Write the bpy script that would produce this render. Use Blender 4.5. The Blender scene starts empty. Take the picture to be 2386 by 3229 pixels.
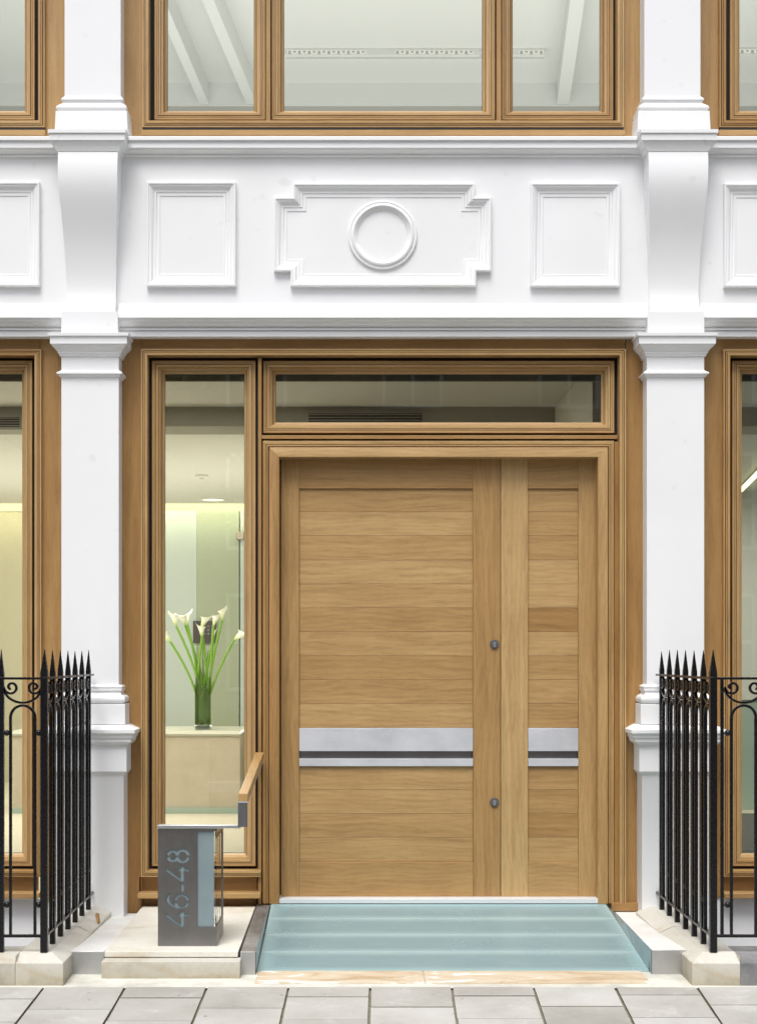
import bpy, bmesh, math, random
from mathutils import Vector, Matrix
random.seed(7)
sc = bpy.context.scene
C = sc.collection
R = math.radians

# ------------------------------------------------------------------ camera, sky, sun, exposure
F, D0, VX, VY, ZC = 4900.0, 8.75, 1115.0, 2065.0, 1.60     # survey of the facade from the photograph
cam_d = bpy.data.cameras.new('camera'); cam = bpy.data.objects.new('camera', cam_d); C.objects.link(cam)
cam.location = (0, -D0, ZC); cam.rotation_euler = (R(90), 0, 0)
cam_d.sensor_fit = 'HORIZONTAL'; cam_d.sensor_width = 36; cam_d.lens = F/2386*36
cam_d.shift_x = (1193-VX)/2386; cam_d.shift_y = (VY-1614.5)/2386
cam_d.clip_end = 500; cam_d.clip_start = .05
sc.camera = cam

w = bpy.data.worlds.new('World'); sc.world = w; w.use_nodes = True
nt = w.node_tree; nt.nodes.clear()
SUN_EL, SUN_AZ = 62, -14            # azimuth from -Y (street side), + = to the right
sky = nt.nodes.new('ShaderNodeTexSky'); sky.sky_type = 'NISHITA'; sky.sun_disc = False
sky.sun_elevation = R(SUN_EL); sky.sun_rotation = R(180-SUN_AZ)
sky.air_density = 1.0; sky.dust_density = 3.0; sky.ozone_density = 1.0
bg = nt.nodes.new('ShaderNodeBackground'); bg.inputs[1].default_value = .12
out = nt.nodes.new('ShaderNodeOutputWorld')
hs = nt.nodes.new('ShaderNodeHueSaturation'); hs.inputs['Saturation'].default_value = .42      # cloud veil
nt.links.new(sky.outputs[0], hs.inputs['Color']); nt.links.new(hs.outputs[0], bg.inputs[0]); nt.links.new(bg.outputs[0], out.inputs[0])
sd = bpy.data.lights.new('sun', 'SUN'); so = bpy.data.objects.new('sun', sd); C.objects.link(so)
sd.energy = 1.5; sd.angle = R(28); sd.color = (1, .985, .962)
d = Vector((math.sin(R(SUN_AZ))*math.cos(R(SUN_EL)), -math.cos(R(SUN_AZ))*math.cos(R(SUN_EL)), math.sin(R(SUN_EL))))
so.rotation_euler = d.to_track_quat('Z', 'Y').to_euler(); so.location = (0, -12, 14)
sc.view_settings.view_transform = 'Standard'; sc.view_settings.look = 'None'
sc.view_settings.exposure = .80; sc.view_settings.gamma = 1
sc.cycles.use_denoising = True
sc.cycles.transparent_max_bounces = 24; sc.cycles.max_bounces = 10; sc.cycles.diffuse_bounces = 5
sc.cycles.caustics_reflective = False; sc.cycles.caustics_refractive = False
sc.cycles.sample_clamp_indirect = 6

def S(Y): return F/(D0+Y)
def px(x, Y): return (x-VX)/S(Y)
def pz(y, Y): return ZC-(y-VY)/S(Y)

# ------------------------------------------------------------------ materials
M = {}
def mat(name, base=(.8,.8,.8), rough=.5, metal=0.0, **kw):
    m = bpy.data.materials.new(name); m.use_nodes = True
    b = m.node_tree.nodes['Principled BSDF']
    b.inputs['Base Color'].default_value = (*base, 1); b.inputs['Roughness'].default_value = rough
    b.inputs['Metallic'].default_value = metal
    for k, v in kw.items(): b.inputs[k].default_value = v
    M[name] = m; return m, m.node_tree, b
def N(t, kind, **kw):
    n = t.nodes.new(kind)
    for k, v in kw.items():
        if k.startswith('i_'):
            n.inputs[int(k[2:]) if k[2:].isdigit() else k[2:]].default_value = v
        else: setattr(n, k, v)
    return n
def L(t, a, b): t.links.new(a, b)
def coord(t, which='Object', scale=(1,1,1)):
    tc = N(t, 'ShaderNodeTexCoord'); mp = N(t, 'ShaderNodeMapping'); mp.inputs['Scale'].default_value = scale
    L(t, tc.outputs[which], mp.inputs[0]); return mp.outputs[0]
def noise(t, vec, scale, detail=4, rough=.55, dist=0):
    n = N(t, 'ShaderNodeTexNoise'); n.inputs['Scale'].default_value = scale; n.inputs['Detail'].default_value = detail
    n.inputs['Roughness'].default_value = rough; n.inputs['Distortion'].default_value = dist
    if vec is not None: L(t, vec, n.inputs['Vector'])
    return n.outputs['Fac']
def ramp(t, fac, stops):
    r = N(t, 'ShaderNodeValToRGB'); e = r.color_ramp.elements
    while len(e) < len(stops): e.new(.5)
    for i, (p, c) in enumerate(stops): e[i].position = p; e[i].color = (*c, 1) if len(c) == 3 else c
    L(t, fac, r.inputs[0]); return r.outputs[0]
def mix(t, fac, a, b, mode='MIX'):
    n = N(t, 'ShaderNodeMix', data_type='RGBA', blend_type=mode)
    for s, v in ((0, fac), (6, a), (7, b)):
        if hasattr(v, 'is_linked') or hasattr(v, 'links'): L(t, v, n.inputs[s])
        else: n.inputs[s].default_value = v if s == 0 else (*v, 1)
    return n.outputs[2]
def math_(t, op, a, b=None, c=None):
    n = N(t, 'ShaderNodeMath', operation=op)
    for i, v in enumerate((a, b, c)):
        if v is None: continue
        if hasattr(v, 'links'): L(t, v, n.inputs[i])
        else: n.inputs[i].default_value = v
    return n.outputs[0]
def bump(t, b, h, strength=.2, dist=.002):
    n = N(t, 'ShaderNodeBump'); n.inputs['Strength'].default_value = strength; n.inputs['Distance'].default_value = dist
    L(t, h, n.inputs['Height']); L(t, n.outputs[0], b.inputs['Normal'])
def attr(t, name='tone'):
    n = N(t, 'ShaderNodeAttribute', attribute_name=name); return n.outputs['Fac']

def make_wood(name, dark, mid, light, rough=.45, fig=.09):
    m, t, b = mat(name, mid, rough)
    uv = coord(t, 'UV', (1,1,1))
    v1 = coord(t, 'UV', (1.1, 13, 1)); v2 = coord(t, 'UV', (9, 230, 1)); v3 = coord(t, 'UV', (22, 520, 1))
    big = noise(t, v1, 1.0, 3, .5, 1.6)
    fine = noise(t, v2, 1.0, 3, .6, .3)
    pore = noise(t, v3, 1.0, 2, .5)
    wv = N(t, 'ShaderNodeTexWave', wave_type='BANDS', bands_direction='Y', wave_profile='SIN')
    wv.inputs['Scale'].default_value = 9; wv.inputs['Distortion'].default_value = 24; wv.inputs['Detail'].default_value = 4; wv.inputs['Detail Roughness'].default_value = .62
    wv.inputs['Detail Scale'].default_value = .35
    L(t, coord(t, 'UV', (.30, 1.15, 1)), wv.inputs['Vector'])
    a = math_(t, 'MULTIPLY_ADD', big, .50, math_(t, 'MULTIPLY', fine, .36))
    a = math_(t, 'MULTIPLY_ADD', wv.outputs['Fac'], fig, a)
    col = ramp(t, a, [(.27, dark), (.48, mid), (.72, light)])
    pr = ramp(t, pore, [(.30, (.66,.58,.48)), (.42, (1,1,1))])
    col = mix(t, .55, col, pr, 'MULTIPLY')
    tn = attr(t)
    hsv = N(t, 'ShaderNodeHueSaturation'); L(t, col, hsv.inputs['Color'])
    L(t, math_(t, 'MULTIPLY_ADD', tn, .42, .78), hsv.inputs['Value'])
    L(t, math_(t, 'MULTIPLY_ADD', tn, -.16, 1.06), hsv.inputs['Saturation'])
    L(t, math_(t, 'MULTIPLY_ADD', tn, .012, .494), hsv.inputs['Hue'])
    soft = noise(t, coord(t, 'Object', (1,1,1)), 2.6, 3, .6)
    col = mix(t, .5, hsv.outputs[0], ramp(t, soft, [(.3, (.80,.76,.72)), (.62, (1,1,1))]), 'MULTIPLY')
    L(t, col, b.inputs['Base Color'])
    L(t, math_(t, 'MULTIPLY_ADD', fine, .25, rough-.1), b.inputs['Roughness'])
    bump(t, b, a, .25, .0012)
    return m
make_wood('oak', (.315,.170,.055), (.420,.248,.088), (.505,.325,.130), fig=.03)
make_wood('oak_door', (.315,.182,.065), (.430,.262,.098), (.520,.335,.138))
make_wood('oak_rail', (.30,.165,.05), (.42,.25,.09), (.50,.32,.13), .38)
mat('gap_black', (.012,.009,.007), .7)

m, t, b = mat('white_paint', (.80,.80,.80), .42)
n1 = noise(t, coord(t, 'Object'), 7, 5, .6); n2 = noise(t, coord(t, 'Object'), 1.3, 3, .5)
c_ = ramp(t, n2, [(.25, (.775,.775,.765)), (.6, (.815,.815,.82))])
spots = ramp(t, noise(t, coord(t, 'Object'), 11, 1, .3), [(.20, (.84,.84,.82)), (.26, (1,1,1))])
L(t, mix(t, .5, c_, spots, 'MULTIPLY'), b.inputs['Base Color'])
bump(t, b, n1, .35, .0035)

m, t, b = mat('limestone', (.60,.56,.47), .75)
o = coord(t, 'Object')
a = noise(t, o, 3.2, 6, .62, .4); f = noise(t, o, 45, 3, .6)
c_ = ramp(t, a, [(.24, (.47,.435,.36)), (.42, (.56,.535,.465)), (.72, (.61,.59,.53))])
hsv = N(t, 'ShaderNodeHueSaturation'); L(t, c_, hsv.inputs['Color']); L(t, math_(t, 'MULTIPLY_ADD', attr(t), .5, .72), hsv.inputs['Value'])
wvs = N(t, 'ShaderNodeTexWave', wave_type='BANDS', bands_direction='Z'); wvs.inputs['Scale'].default_value = 1.6
wvs.inputs['Distortion'].default_value = 9; wvs.inputs['Detail'].default_value = 3; L(t, o, wvs.inputs['Vector'])
st = ramp(t, wvs.outputs['Fac'], [(.88, (1,1,1)), (1.0, (.86,.77,.62))])
c2 = mix(t, .45, hsv.outputs[0], st, 'MULTIPLY')
# grime where the blocks meet the pavement (dirt splash, uneven)
sx = N(t, 'ShaderNodeSeparateXYZ'); L(t, o, sx.inputs[0])
g = math_(t, 'MULTIPLY_ADD', noise(t, o, 14, 4, .6), -.10, sx.outputs['Z'])
gr = ramp(t, g, [(.0, (.50,.45,.34)), (.035, (.78,.73,.62)), (.10, (1,1,1))])
c2 = mix(t, .75, c2, gr, 'MULTIPLY')
c2 = mix(t, .25, c2, ramp(t, f, [(.3, (.75,.72,.68)), (.55, (1,1,1))]), 'MULTIPLY')
L(t, c2, b.inputs['Base Color']); bump(t, b, f, .3, .002)

m, t, b = mat('white_stone', (.74,.73,.70), .7)
a = noise(t, coord(t), 5, 6, .65); L(t, ramp(t, a, [(.3, (.63,.61,.56)), (.55, (.73,.72,.69))]), b.inputs['Base Color']); bump(t, b, a, .2, .002)
m, t, b = mat('slate_stone', (.17,.17,.17), .7)
a = noise(t, coord(t), 9, 6, .65); L(t, ramp(t, a, [(.3, (.12,.12,.125)), (.7, (.27,.265,.26))]), b.inputs['Base Color']); bump(t, b, a, .4, .004)
m, t, b = mat('sandstone_strip', (.5,.4,.28), .8)
a = noise(t, coord(t, 'Object', (1.2, 3, 3)), 2.3, 5, .6, 1.2)
L(t, ramp(t, a, [(.30, (.40,.27,.155)), (.46, (.56,.45,.31)), (.56, (.60,.52,.40)), (.60, (.74,.72,.67))]), b.inputs['Base Color']); bump(t, b, a, .3, .003)
m, t, b = mat('mortar', (.62,.60,.50), .85)
a = noise(t, coord(t), 6, 5, .6); L(t, ramp(t, a, [(.3, (.47,.46,.40)), (.6, (.66,.65,.57))]), b.inputs['Base Color']); bump(t, b, a, .4, .003)

m, t, b = mat('paving', (.42,.41,.38), .82)
o = coord(t); a = noise(t, o, 2.2, 6, .62); f = noise(t, o, 90, 3, .6)
c_ = ramp(t, a, [(.28, (.33,.32,.29)), (.50, (.42,.41,.378)), (.72, (.485,.475,.45))])
hsv = N(t, 'ShaderNodeHueSaturation'); L(t, c_, hsv.inputs['Color']); L(t, math_(t, 'MULTIPLY_ADD', attr(t), .30, .84), hsv.inputs['Value'])
L(t, math_(t, 'MULTIPLY_ADD', attr(t, 'tone'), -.5, 1.25), hsv.inputs['Saturation'])
c2 = mix(t, .3, hsv.outputs[0], ramp(t, f, [(.25, (.72,.70,.66)), (.5, (1,1,1))]), 'MULTIPLY')
wh = ramp(t, noise(t, o, 5.5, 6, .7, .5), [(.56, (0,0,0)), (.74, (1,1,1))])
c2 = mix(t, math_(t, 'MULTIPLY', wh, .5), c2, (.60,.59,.56))
blk = ramp(t, noise(t, o, 26, 1, .3), [(.20, (.45,.42,.36)), (.235, (1,1,1))])
c2 = mix(t, .6, c2, blk, 'MULTIPLY')
L(t, c2, b.inputs['Base Color']); bump(t, b, f, .25, .002)
m, t, b = mat('joint_moss', (.12,.12,.07), .95)
a = noise(t, coord(t), 30, 5, .6); L(t, ramp(t, a, [(.35, (.17,.16,.12)), (.55, (.24,.225,.17)), (.7, (.20,.22,.10))]), b.inputs['Base Color']); bump(t, b, a, .8, .006)
m, t, b = mat('asphalt', (.05,.05,.05), .9)
a = noise(t, coord(t), 60, 4, .6); L(t, ramp(t, a, [(.3, (.035,.035,.036)), (.7, (.07,.07,.07))]), b.inputs['Base Color'])

def brushed(name, base, rough, axis):
    m, t, b = mat(name, base, rough, 1.0)
    sc_ = {'x': (1.5, 120, 120), 'z': (120, 120, 1.5)}[axis]
    a = noise(t, coord(t, 'Object', sc_), 3, 3, .6); g = noise(t, coord(t), 4, 4, .6)
    c = ramp(t, g, [(.3, tuple(v*.86 for v in base)), (.7, tuple(min(1, v*1.08) for v in base))])
    c = mix(t, .35, c, ramp(t, a, [(.3, (.8,.8,.8)), (.6, (1,1,1))]), 'MULTIPLY')
    L(t, c, b.inputs['Base Color']); L(t, math_(t, 'MULTIPLY_ADD', a, .25, rough-.1), b.inputs['Roughness'])
brushed('steel', (.285,.278,.272), .33, 'z')
brushed('steel_bright', (.66,.665,.68), .38, 'x')
m, t, b = mat('threshold_metal', (.80,.81,.82), .35, .25)
brushed('steel_dark', (.20,.205,.215), .5, 'z')
brushed('aluminium', (.70,.705,.735), .5, 'x'); M['aluminium'].node_tree.nodes['Principled BSDF'].inputs['Metallic'].default_value = .55
m, t, b = mat('steel_worn', (.2,.18,.17), .5, .6)
a = noise(t, coord(t, 'Object', (3, 1, 1)), 4, 6, .65); L(t, ramp(t, a, [(.35, (.16,.14,.125)), (.5, (.24,.225,.22)), (.68, (.34,.33,.335))]), b.inputs['Base Color'])
m, t, b = mat('iron', (.006,.006,.007), .3, **{'Specular IOR Level': .38})
a = noise(t, coord(t), 55, 4, .6); bump(t, b, a, .5, .002)
L(t, math_(t, 'MULTIPLY_ADD', a, .3, .12), b.inputs['Roughness'])

def thin_glass(name, tint=(.955,.97,.95), gloss=1.0, rough=0.0):
    m = bpy.data.materials.new(name); m.use_nodes = True; t = m.node_tree; t.nodes.clear()
    tr = N(t, 'ShaderNodeBsdfTransparent'); tr.inputs[0].default_value = (*tint, 1)
    gl = N(t, 'ShaderNodeBsdfGlossy'); gl.inputs[0].default_value = (gloss,)*3+(1,); gl.inputs['Roughness'].default_value = rough
    fr = N(t, 'ShaderNodeFresnel'); fr.inputs[0].default_value = 1.52
    mx = N(t, 'ShaderNodeMixShader'); L(t, fr.outputs[0], mx.inputs[0]); L(t, tr.outputs[0], mx.inputs[1]); L(t, gl.outputs[0], mx.inputs[2])
    o = N(t, 'ShaderNodeOutputMaterial'); L(t, mx.outputs[0], o.inputs[0]); M[name] = m
thin_glass('window_glass'); thin_glass('clear_glass', (.975,.99,.985))
mat('glass_edge', (.02,.10,.085), .15)

m, t, b = mat('ramp_glass', (.25,.40,.40), .22)
# frosted floor glass: edge glow painted as a paler border band round each sheet (UV 0..1 per sheet), scratches
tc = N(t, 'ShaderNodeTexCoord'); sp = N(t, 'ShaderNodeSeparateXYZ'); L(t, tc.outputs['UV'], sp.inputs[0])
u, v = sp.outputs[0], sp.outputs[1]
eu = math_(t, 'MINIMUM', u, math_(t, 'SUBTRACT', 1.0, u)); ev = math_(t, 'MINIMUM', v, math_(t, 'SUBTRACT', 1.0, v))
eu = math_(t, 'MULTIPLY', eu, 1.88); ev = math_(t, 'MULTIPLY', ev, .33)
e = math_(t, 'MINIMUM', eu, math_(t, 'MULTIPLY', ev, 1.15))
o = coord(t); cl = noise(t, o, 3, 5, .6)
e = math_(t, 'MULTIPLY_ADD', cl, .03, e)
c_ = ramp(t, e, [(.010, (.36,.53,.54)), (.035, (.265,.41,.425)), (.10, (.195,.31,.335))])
wvz = N(t, 'ShaderNodeTexWave', wave_type='BANDS', bands_direction='DIAGONAL'); wvz.inputs['Scale'].default_value = 1.1
wvz.inputs['Distortion'].default_value = 5; wvz.inputs['Detail'].default_value = 4; L(t, coord(t, 'Object', (2.2, .7, 1)), wvz.inputs['Vector'])
scr = ramp(t, wvz.outputs['Fac'], [(.9988, (0,0,0)), (1.0, (1,1,1))])
smu = ramp(t, noise(t, coord(t, 'Object', (1, 2.5, 1)), 4, 5, .6, .2), [(.45, (0,0,0)), (.80, (.5,.5,.5))])
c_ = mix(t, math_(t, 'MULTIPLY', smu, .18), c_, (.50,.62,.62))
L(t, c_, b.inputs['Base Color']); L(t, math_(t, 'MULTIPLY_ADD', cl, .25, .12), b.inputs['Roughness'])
m, t, b = mat('ramp_side_glass', (.19,.28,.31), .16)
m, t, b = mat('frosted_blue', (.33,.46,.51), .3)
a = noise(t, coord(t), 5, 3, .5); L(t, ramp(t, a, [(.3, (.175,.23,.25)), (.7, (.225,.285,.30))]), b.inputs['Base Color'])

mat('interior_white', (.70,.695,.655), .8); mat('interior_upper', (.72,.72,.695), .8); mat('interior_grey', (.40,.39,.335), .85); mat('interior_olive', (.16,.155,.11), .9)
mat('wall_cream', (.50,.47,.35), .8); mat('floor_stone', (.62,.57,.45), .35); mat('carpet_dark', (.10,.10,.09), .95)
m, t, b = mat('desk_stone', (.50,.43,.31), .6)
a = noise(t, coord(t), 5, 6, .65); L(t, ramp(t, a, [(.3, (.55,.475,.365)), (.7, (.64,.56,.45))]), b.inputs['Base Color'])
mat('desk_top', (.44,.43,.34), .3)
mat('screen_pale', (.47,.53,.50), .25); mat('screen_green', (.36,.40,.30), .22); mat('screen_frost', (.42,.52,.46), .3)
mat('panel_dark', (.06,.052,.045), .35); mat('button_grey', (.17,.17,.165), .4)
def emis(name, col, s):
    m, t, b = mat(name, (0,0,0), 1); b.inputs['Emission Color'].default_value = (*col, 1); b.inputs['Emission Strength'].default_value = s
emis('cove_light', (1, .95, .52), .80); emis('lamp_light', (1, .93, .70), .95); emis('tube_light', (1, .95, .50), 1.5); emis('louvre_light', (1, .98, .85), .42)
mat('vent_black', (.03,.03,.025), .6); mat('hinge_metal', (.45,.40,.32), .4, .8)
m, t, b = mat('lily_white', (.80,.79,.66), .45, **{'Subsurface Weight': .2, 'Subsurface Radius': (.02,.02,.01)})
tc = N(t, 'ShaderNodeTexCoord'); sp = N(t, 'ShaderNodeSeparateXYZ'); L(t, tc.outputs['UV'], sp.inputs[0])
L(t, ramp(t, sp.outputs[1], [(.0, (.22,.38,.06)), (.3, (.62,.68,.35)), (.55, (.82,.81,.70))]), b.inputs['Base Color'])
m, t, b = mat('stem_green', (.16,.31,.035), .4)
m, t, b = mat('leaf_dark', (.03,.09,.015), .35)
tc = coord(t, 'UV', (1,1,1)); wv = N(t, 'ShaderNodeTexWave', wave_type='BANDS', bands_direction='DIAGONAL'); wv.inputs['Scale'].default_value = 6; L(t, tc, wv.inputs['Vector'])
L(t, ramp(t, wv.outputs['Fac'], [(.3, (.10,.21,.04)), (.9, (.27,.42,.12))]), b.inputs['Base Color'])
mat('stamen', (.75,.5,.05), .6); mat('dry_leaf', (.42,.22,.06), .8)
m, t, b = mat('brick', (.28,.16,.11), .85)
br = N(t, 'ShaderNodeTexBrick'); br.inputs['Scale'].default_value = 4; br.inputs['Color1'].default_value = (.23,.13,.09,1); br.inputs['Color2'].default_value = (.30,.19,.13,1); br.inputs['Mortar'].default_value = (.4,.38,.34,1)
mp = N(t, 'ShaderNodeMapping'); mp.inputs['Rotation'].default_value = (R(90), 0, 0); tcn = N(t, 'ShaderNodeTexCoord'); L(t, tcn.outputs['Object'], mp.inputs[0]); L(t, mp.outputs[0], br.inputs[0]); L(t, br.outputs[0], b.inputs['Base Color'])
mat('far_window', (.04,.045,.05), .1); mat('bark', (.09,.07,.05), .9)
m, t, b = mat('foliage', (.07,.12,.035), .6)
L(t, ramp(t, noise(t, coord(t), 1.3, 3), [(.35, (.045,.085,.02)), (.65, (.11,.17,.05))]), b.inputs['Base Color'])

# ------------------------------------------------------------------ mesh builder
class MB:
    def __init__(s): s.v = []; s.f = []; s.uv = []; s.tn = []; s.mt = []; s.mats = []
    def mi(s, m):
        if m not in s.mats: s.mats.append(m)
        return s.mats.index(m)
    def face(s, pts, m, uvs=None, tone=.5):
        k = len(s.v); s.v += [tuple(p) for p in pts]; s.f.append(tuple(range(k, k+len(pts))))
        s.uv.append(uvs or [(0, 0)]*len(pts)); s.tn.append(tone); s.mt.append(s.mi(m))
    def box(s, x0, x1, y0, y1, z0, z1, m, tone=None, grain=None, skip=''):
        if x0 > x1: x0, x1 = x1, x0
        if y0 > y1: y0, y1 = y1, y0
        if z0 > z1: z0, z1 = z1, z0
        ext = (x1-x0, y1-y0, z1-z0)
        g = grain if grain is not None else ext.index(max(ext))
        tone = random.random() if tone is None else tone
        ou, ov = random.uniform(0, 50), random.uniform(0, 50)
        P = lambda a, b, c: ((x1 if a else x0), (y1 if b else y0), (z1 if c else z0))
        for nm, q in (('f', ((0,0,0),(1,0,0),(1,0,1),(0,0,1))), ('b', ((1,1,0),(0,1,0),(0,1,1),(1,1,1))), ('l', ((0,1,0),(0,0,0),(0,0,1),(0,1,1))),
                      ('r', ((1,0,0),(1,1,0),(1,1,1),(1,0,1))), ('t', ((0,0,1),(1,0,1),(1,1,1),(0,1,1))), ('d', ((0,1,0),(1,1,0),(1,0,0),(0,0,0)))):
            if nm in skip: continue
            pts = [P(*c) for c in q]
            uvs = [(p[g]+ou, sum(p[i] for i in range(3) if i != g)+ov) for p in pts]
            s.face(pts, m, uvs, tone)
    def sweep(s, path, prof, m, closed=True, place=None, tones=None, u_along=True):
        """path: 2D points, profile (inset to the right of travel, depth); place((a,b),depth)->xyz"""
        n = len(path); nrm = []
        ne = n if closed else n-1
        for i in range(ne):
            a, b = path[i], path[(i+1) % n]; dx, dz = b[0]-a[0], b[1]-a[1]; l = math.hypot(dx, dz); nrm.append((dz/l, -dx/l))
        off = []
        for i in range(n):
            if closed: n1, n2 = nrm[i-1], nrm[i]
            else: n1, n2 = nrm[max(0, i-1)], nrm[min(i, ne-1)]
            k = 1+n1[0]*n2[0]+n1[1]*n2[1]; off.append(((n1[0]+n2[0])/k, (n1[1]+n2[1])/k))
        ring = [[place((path[i][0]+off[i][0]*o, path[i][1]+off[i][1]*o), h) for i in range(n)] for (o, h) in prof]
        cum = [0]
        for j in range(1, len(prof)): cum.append(cum[-1]+math.hypot(prof[j][0]-prof[j-1][0], prof[j][1]-prof[j-1][1]))
        for i in range(ne):
            a, b = path[i], path[(i+1) % n]; l = math.hypot(b[0]-a[0], b[1]-a[1]); dr = ((b[0]-a[0])/l, (b[1]-a[1])/l)
            ou, ov = random.uniform(0, 50), random.uniform(0, 50); tn = tones[i] if tones else random.random()
            k = (i+1) % n
            U = lambda ii, o: ou+((path[ii][0]+off[ii][0]*o-a[0])*dr[0]+(path[ii][1]+off[ii][1]*o-a[1])*dr[1])
            for j in range(len(prof)-1):
                o0, o1 = prof[j][0], prof[j+1][0]
                mm = m if not isinstance(m, list) else m[j]
                s.face([ring[j][i], ring[j][k], ring[j+1][k], ring[j+1][i]], mm,
                       [(U(i, o0), ov+cum[j]), (U(k, o0), ov+cum[j]), (U(k, o1), ov+cum[j+1]), (U(i, o1), ov+cum[j+1])], tn)
    def loft(s, rows, yb, m, cx=0, cap=True, tone=.5):
        """rows from bottom/top (z, half width, front y); U shaped section against yb"""
        R4 = [[(cx-h, yb, z), (cx-h, y, z), (cx+h, y, z), (cx+h, yb, z)] for z, h, y in rows]
        for a, b in zip(R4, R4[1:]):
            for i in range(3): s.face([a[i], a[i+1], b[i+1], b[i]], m, None, tone)
        if cap:
            s.face(R4[0], m, None, tone); s.face(R4[-1], m, None, tone)
    def strip(s, rows, x0, x1, m, tone=.5, ends=True):
        for (y0, z0), (y1, z1) in zip(rows, rows[1:]):
            s.face([(x0, y0, z0), (x1, y0, z0), (x1, y1, z1), (x0, y1, z1)], m, None, tone)
        if ends:
            s.face([(x0, y, z) for y, z in rows], m, None, tone); s.face([(x1, y, z) for y, z in rows], m, None, tone)
    def tube(s, pts, r, m, n=8, closed=False, radii=None, square=False, tone=.5):
        pts = [Vector(p) for p in pts]; N_ = len(pts); rings = []; up = None
        for i in range(N_):
            if closed: tg = pts[(i+1) % N_]-pts[i-1]
            else: tg = pts[min(i+1, N_-1)]-pts[max(i-1, 0)]
            tg.normalize()
            if up is None: up = Vector((0, 1, 0)) if abs(tg.y) < .9 else Vector((1, 0, 0))
            a = up-tg*up.dot(tg); a.normalize(); b = tg.cross(a); up = a
            rr = radii[i] if radii else r
            if square: offs = [(1,1),(1,-1),(-1,-1),(-1,1)]; rings.append([pts[i]+a*rr*q[0]+b*rr*q[1] for q in offs])
            else: rings.append([pts[i]+a*rr*math.cos(2*math.pi*k/n)+b*rr*math.sin(2*math.pi*k/n) for k in range(n)])
        nn = len(rings[0])
        for i in range(N_ if closed else N_-1):
            A, B = rings[i], rings[(i+1) % N_]
            for k in range(nn): s.face([A[k], A[(k+1) % nn], B[(k+1) % nn], B[k]], m, [(k/nn, i/N_), ((k+1)/nn, i/N_), ((k+1)/nn, (i+1)/N_), (k/nn, (i+1)/N_)], tone)
        if not closed: s.face(rings[0], m, None, tone); s.face(rings[-1], m, None, tone)
    def ribbon(s, pts, nrm, tw, pw, m, closed=False):
        pts = [Vector(p) for p in pts]; nr = Vector(nrm); n = len(pts); rings = []
        for i in range(n):
            tg = pts[min(i+1, n-1)]-pts[max(i-1, 0)]; tg.normalize(); a = tg.cross(nr); a.normalize()
            rings.append([pts[i]+a*tw+nr*pw, pts[i]+a*tw-nr*pw, pts[i]-a*tw-nr*pw, pts[i]-a*tw+nr*pw])
        for i in range(n-1):
            for k in range(4): s.face([rings[i][k], rings[i][(k+1)%4], rings[i+1][(k+1)%4], rings[i+1][k]], m)
        s.face(rings[0], m); s.face(rings[-1], m)
    def ball(s, c, r, m, n=10, k=6, sz=1):
        P = lambda i, j: (c[0]+r*math.sin(math.pi*j/k)*math.cos(2*math.pi*i/n), c[1]+r*math.sin(math.pi*j/k)*math.sin(2*math.pi*i/n), c[2]+r*sz*math.cos(math.pi*j/k))
        for i in range(n):
            for j in range(k):
                if j == 0: s.face([P(i, 0), P(i, 1), P(i+1, 1)], m)
                elif j == k-1: s.face([P(i, j), P(i, k), P(i+1, j)], m)
                else: s.face([P(i, j), P(i, j+1), P(i+1, j+1), P(i+1, j)], m)
    def build(s, name, parent=None, bevel=0, smooth=True, angle=32, loc=None):
        me = bpy.data.meshes.new(name)
        # weld
        idx = {}; vv = []; mp = []
        for p in s.v:
            k = (round(p[0], 5), round(p[1], 5), round(p[2], 5))
            if k not in idx: idx[k] = len(vv); vv.append(p)
            mp.append(idx[k])
        if loc is not None: vv = [(p[0]-loc[0], p[1]-loc[1], p[2]-loc[2]) for p in vv]
        fs = []; uvs = []; tn = []; mt = []; seen = set()
        for f, u, t_, m_ in zip(s.f, s.uv, s.tn, s.mt):
            q = [mp[i] for i in f]
            if len(set(q)) < len(q):
                qq = []; uu = []
                for i, e in enumerate(q):
                    if e not in qq: qq.append(e); uu.append(u[i])
                q, u = qq, uu
                if len(q) < 3: continue
            kk = frozenset(q)
            if kk in seen: continue
            seen.add(kk); fs.append(q); uvs.append(u); tn.append(t_); mt.append(m_)
        me.from_pydata(vv, [], fs)
        uvl = me.uv_layers.new(name='UVMap')
        i = 0
        for p, u in zip(me.polygons, uvs):
            for k in range(p.loop_total): uvl.data[p.loop_start+k].uv = u[k]
        at = me.attributes.new('tone', 'FLOAT', 'FACE')
        for i, t_ in enumerate(tn): at.data[i].value = t_
        for mm in s.mats: me.materials.append(M[mm])
        for p, m_ in zip(me.polygons, mt): p.material_index = m_
        bm = bmesh.new(); bm.from_mesh(me); bmesh.ops.recalc_face_normals(bm, faces=bm.faces); bm.to_mesh(me); bm.free()
        if smooth:
            me.shade_smooth(); me.set_sharp_from_angle(angle=R(angle))
        o = bpy.data.objects.new(name, me); C.objects.link(o)
        if loc is not None: o.location = loc
        if parent: o.parent = parent
        if bevel:
            b = o.modifiers.new('bevel', 'BEVEL'); b.width = bevel; b.segments = 2; b.limit_method = 'ANGLE'; b.angle_limit = R(40); b.harden_normals = False
        return o
def empty(name, loc=(0,0,0)):
    o = bpy.data.objects.new(name, None); C.objects.link(o); o.location = loc; o.empty_display_size = .1; return o
def tag(o, label=None, cat=None, group=None, kind=None):
    if label: o['label'] = label
    if cat: o['category'] = cat
    if group: o['group'] = group
    if kind: o['kind'] = kind
    return o
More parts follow.
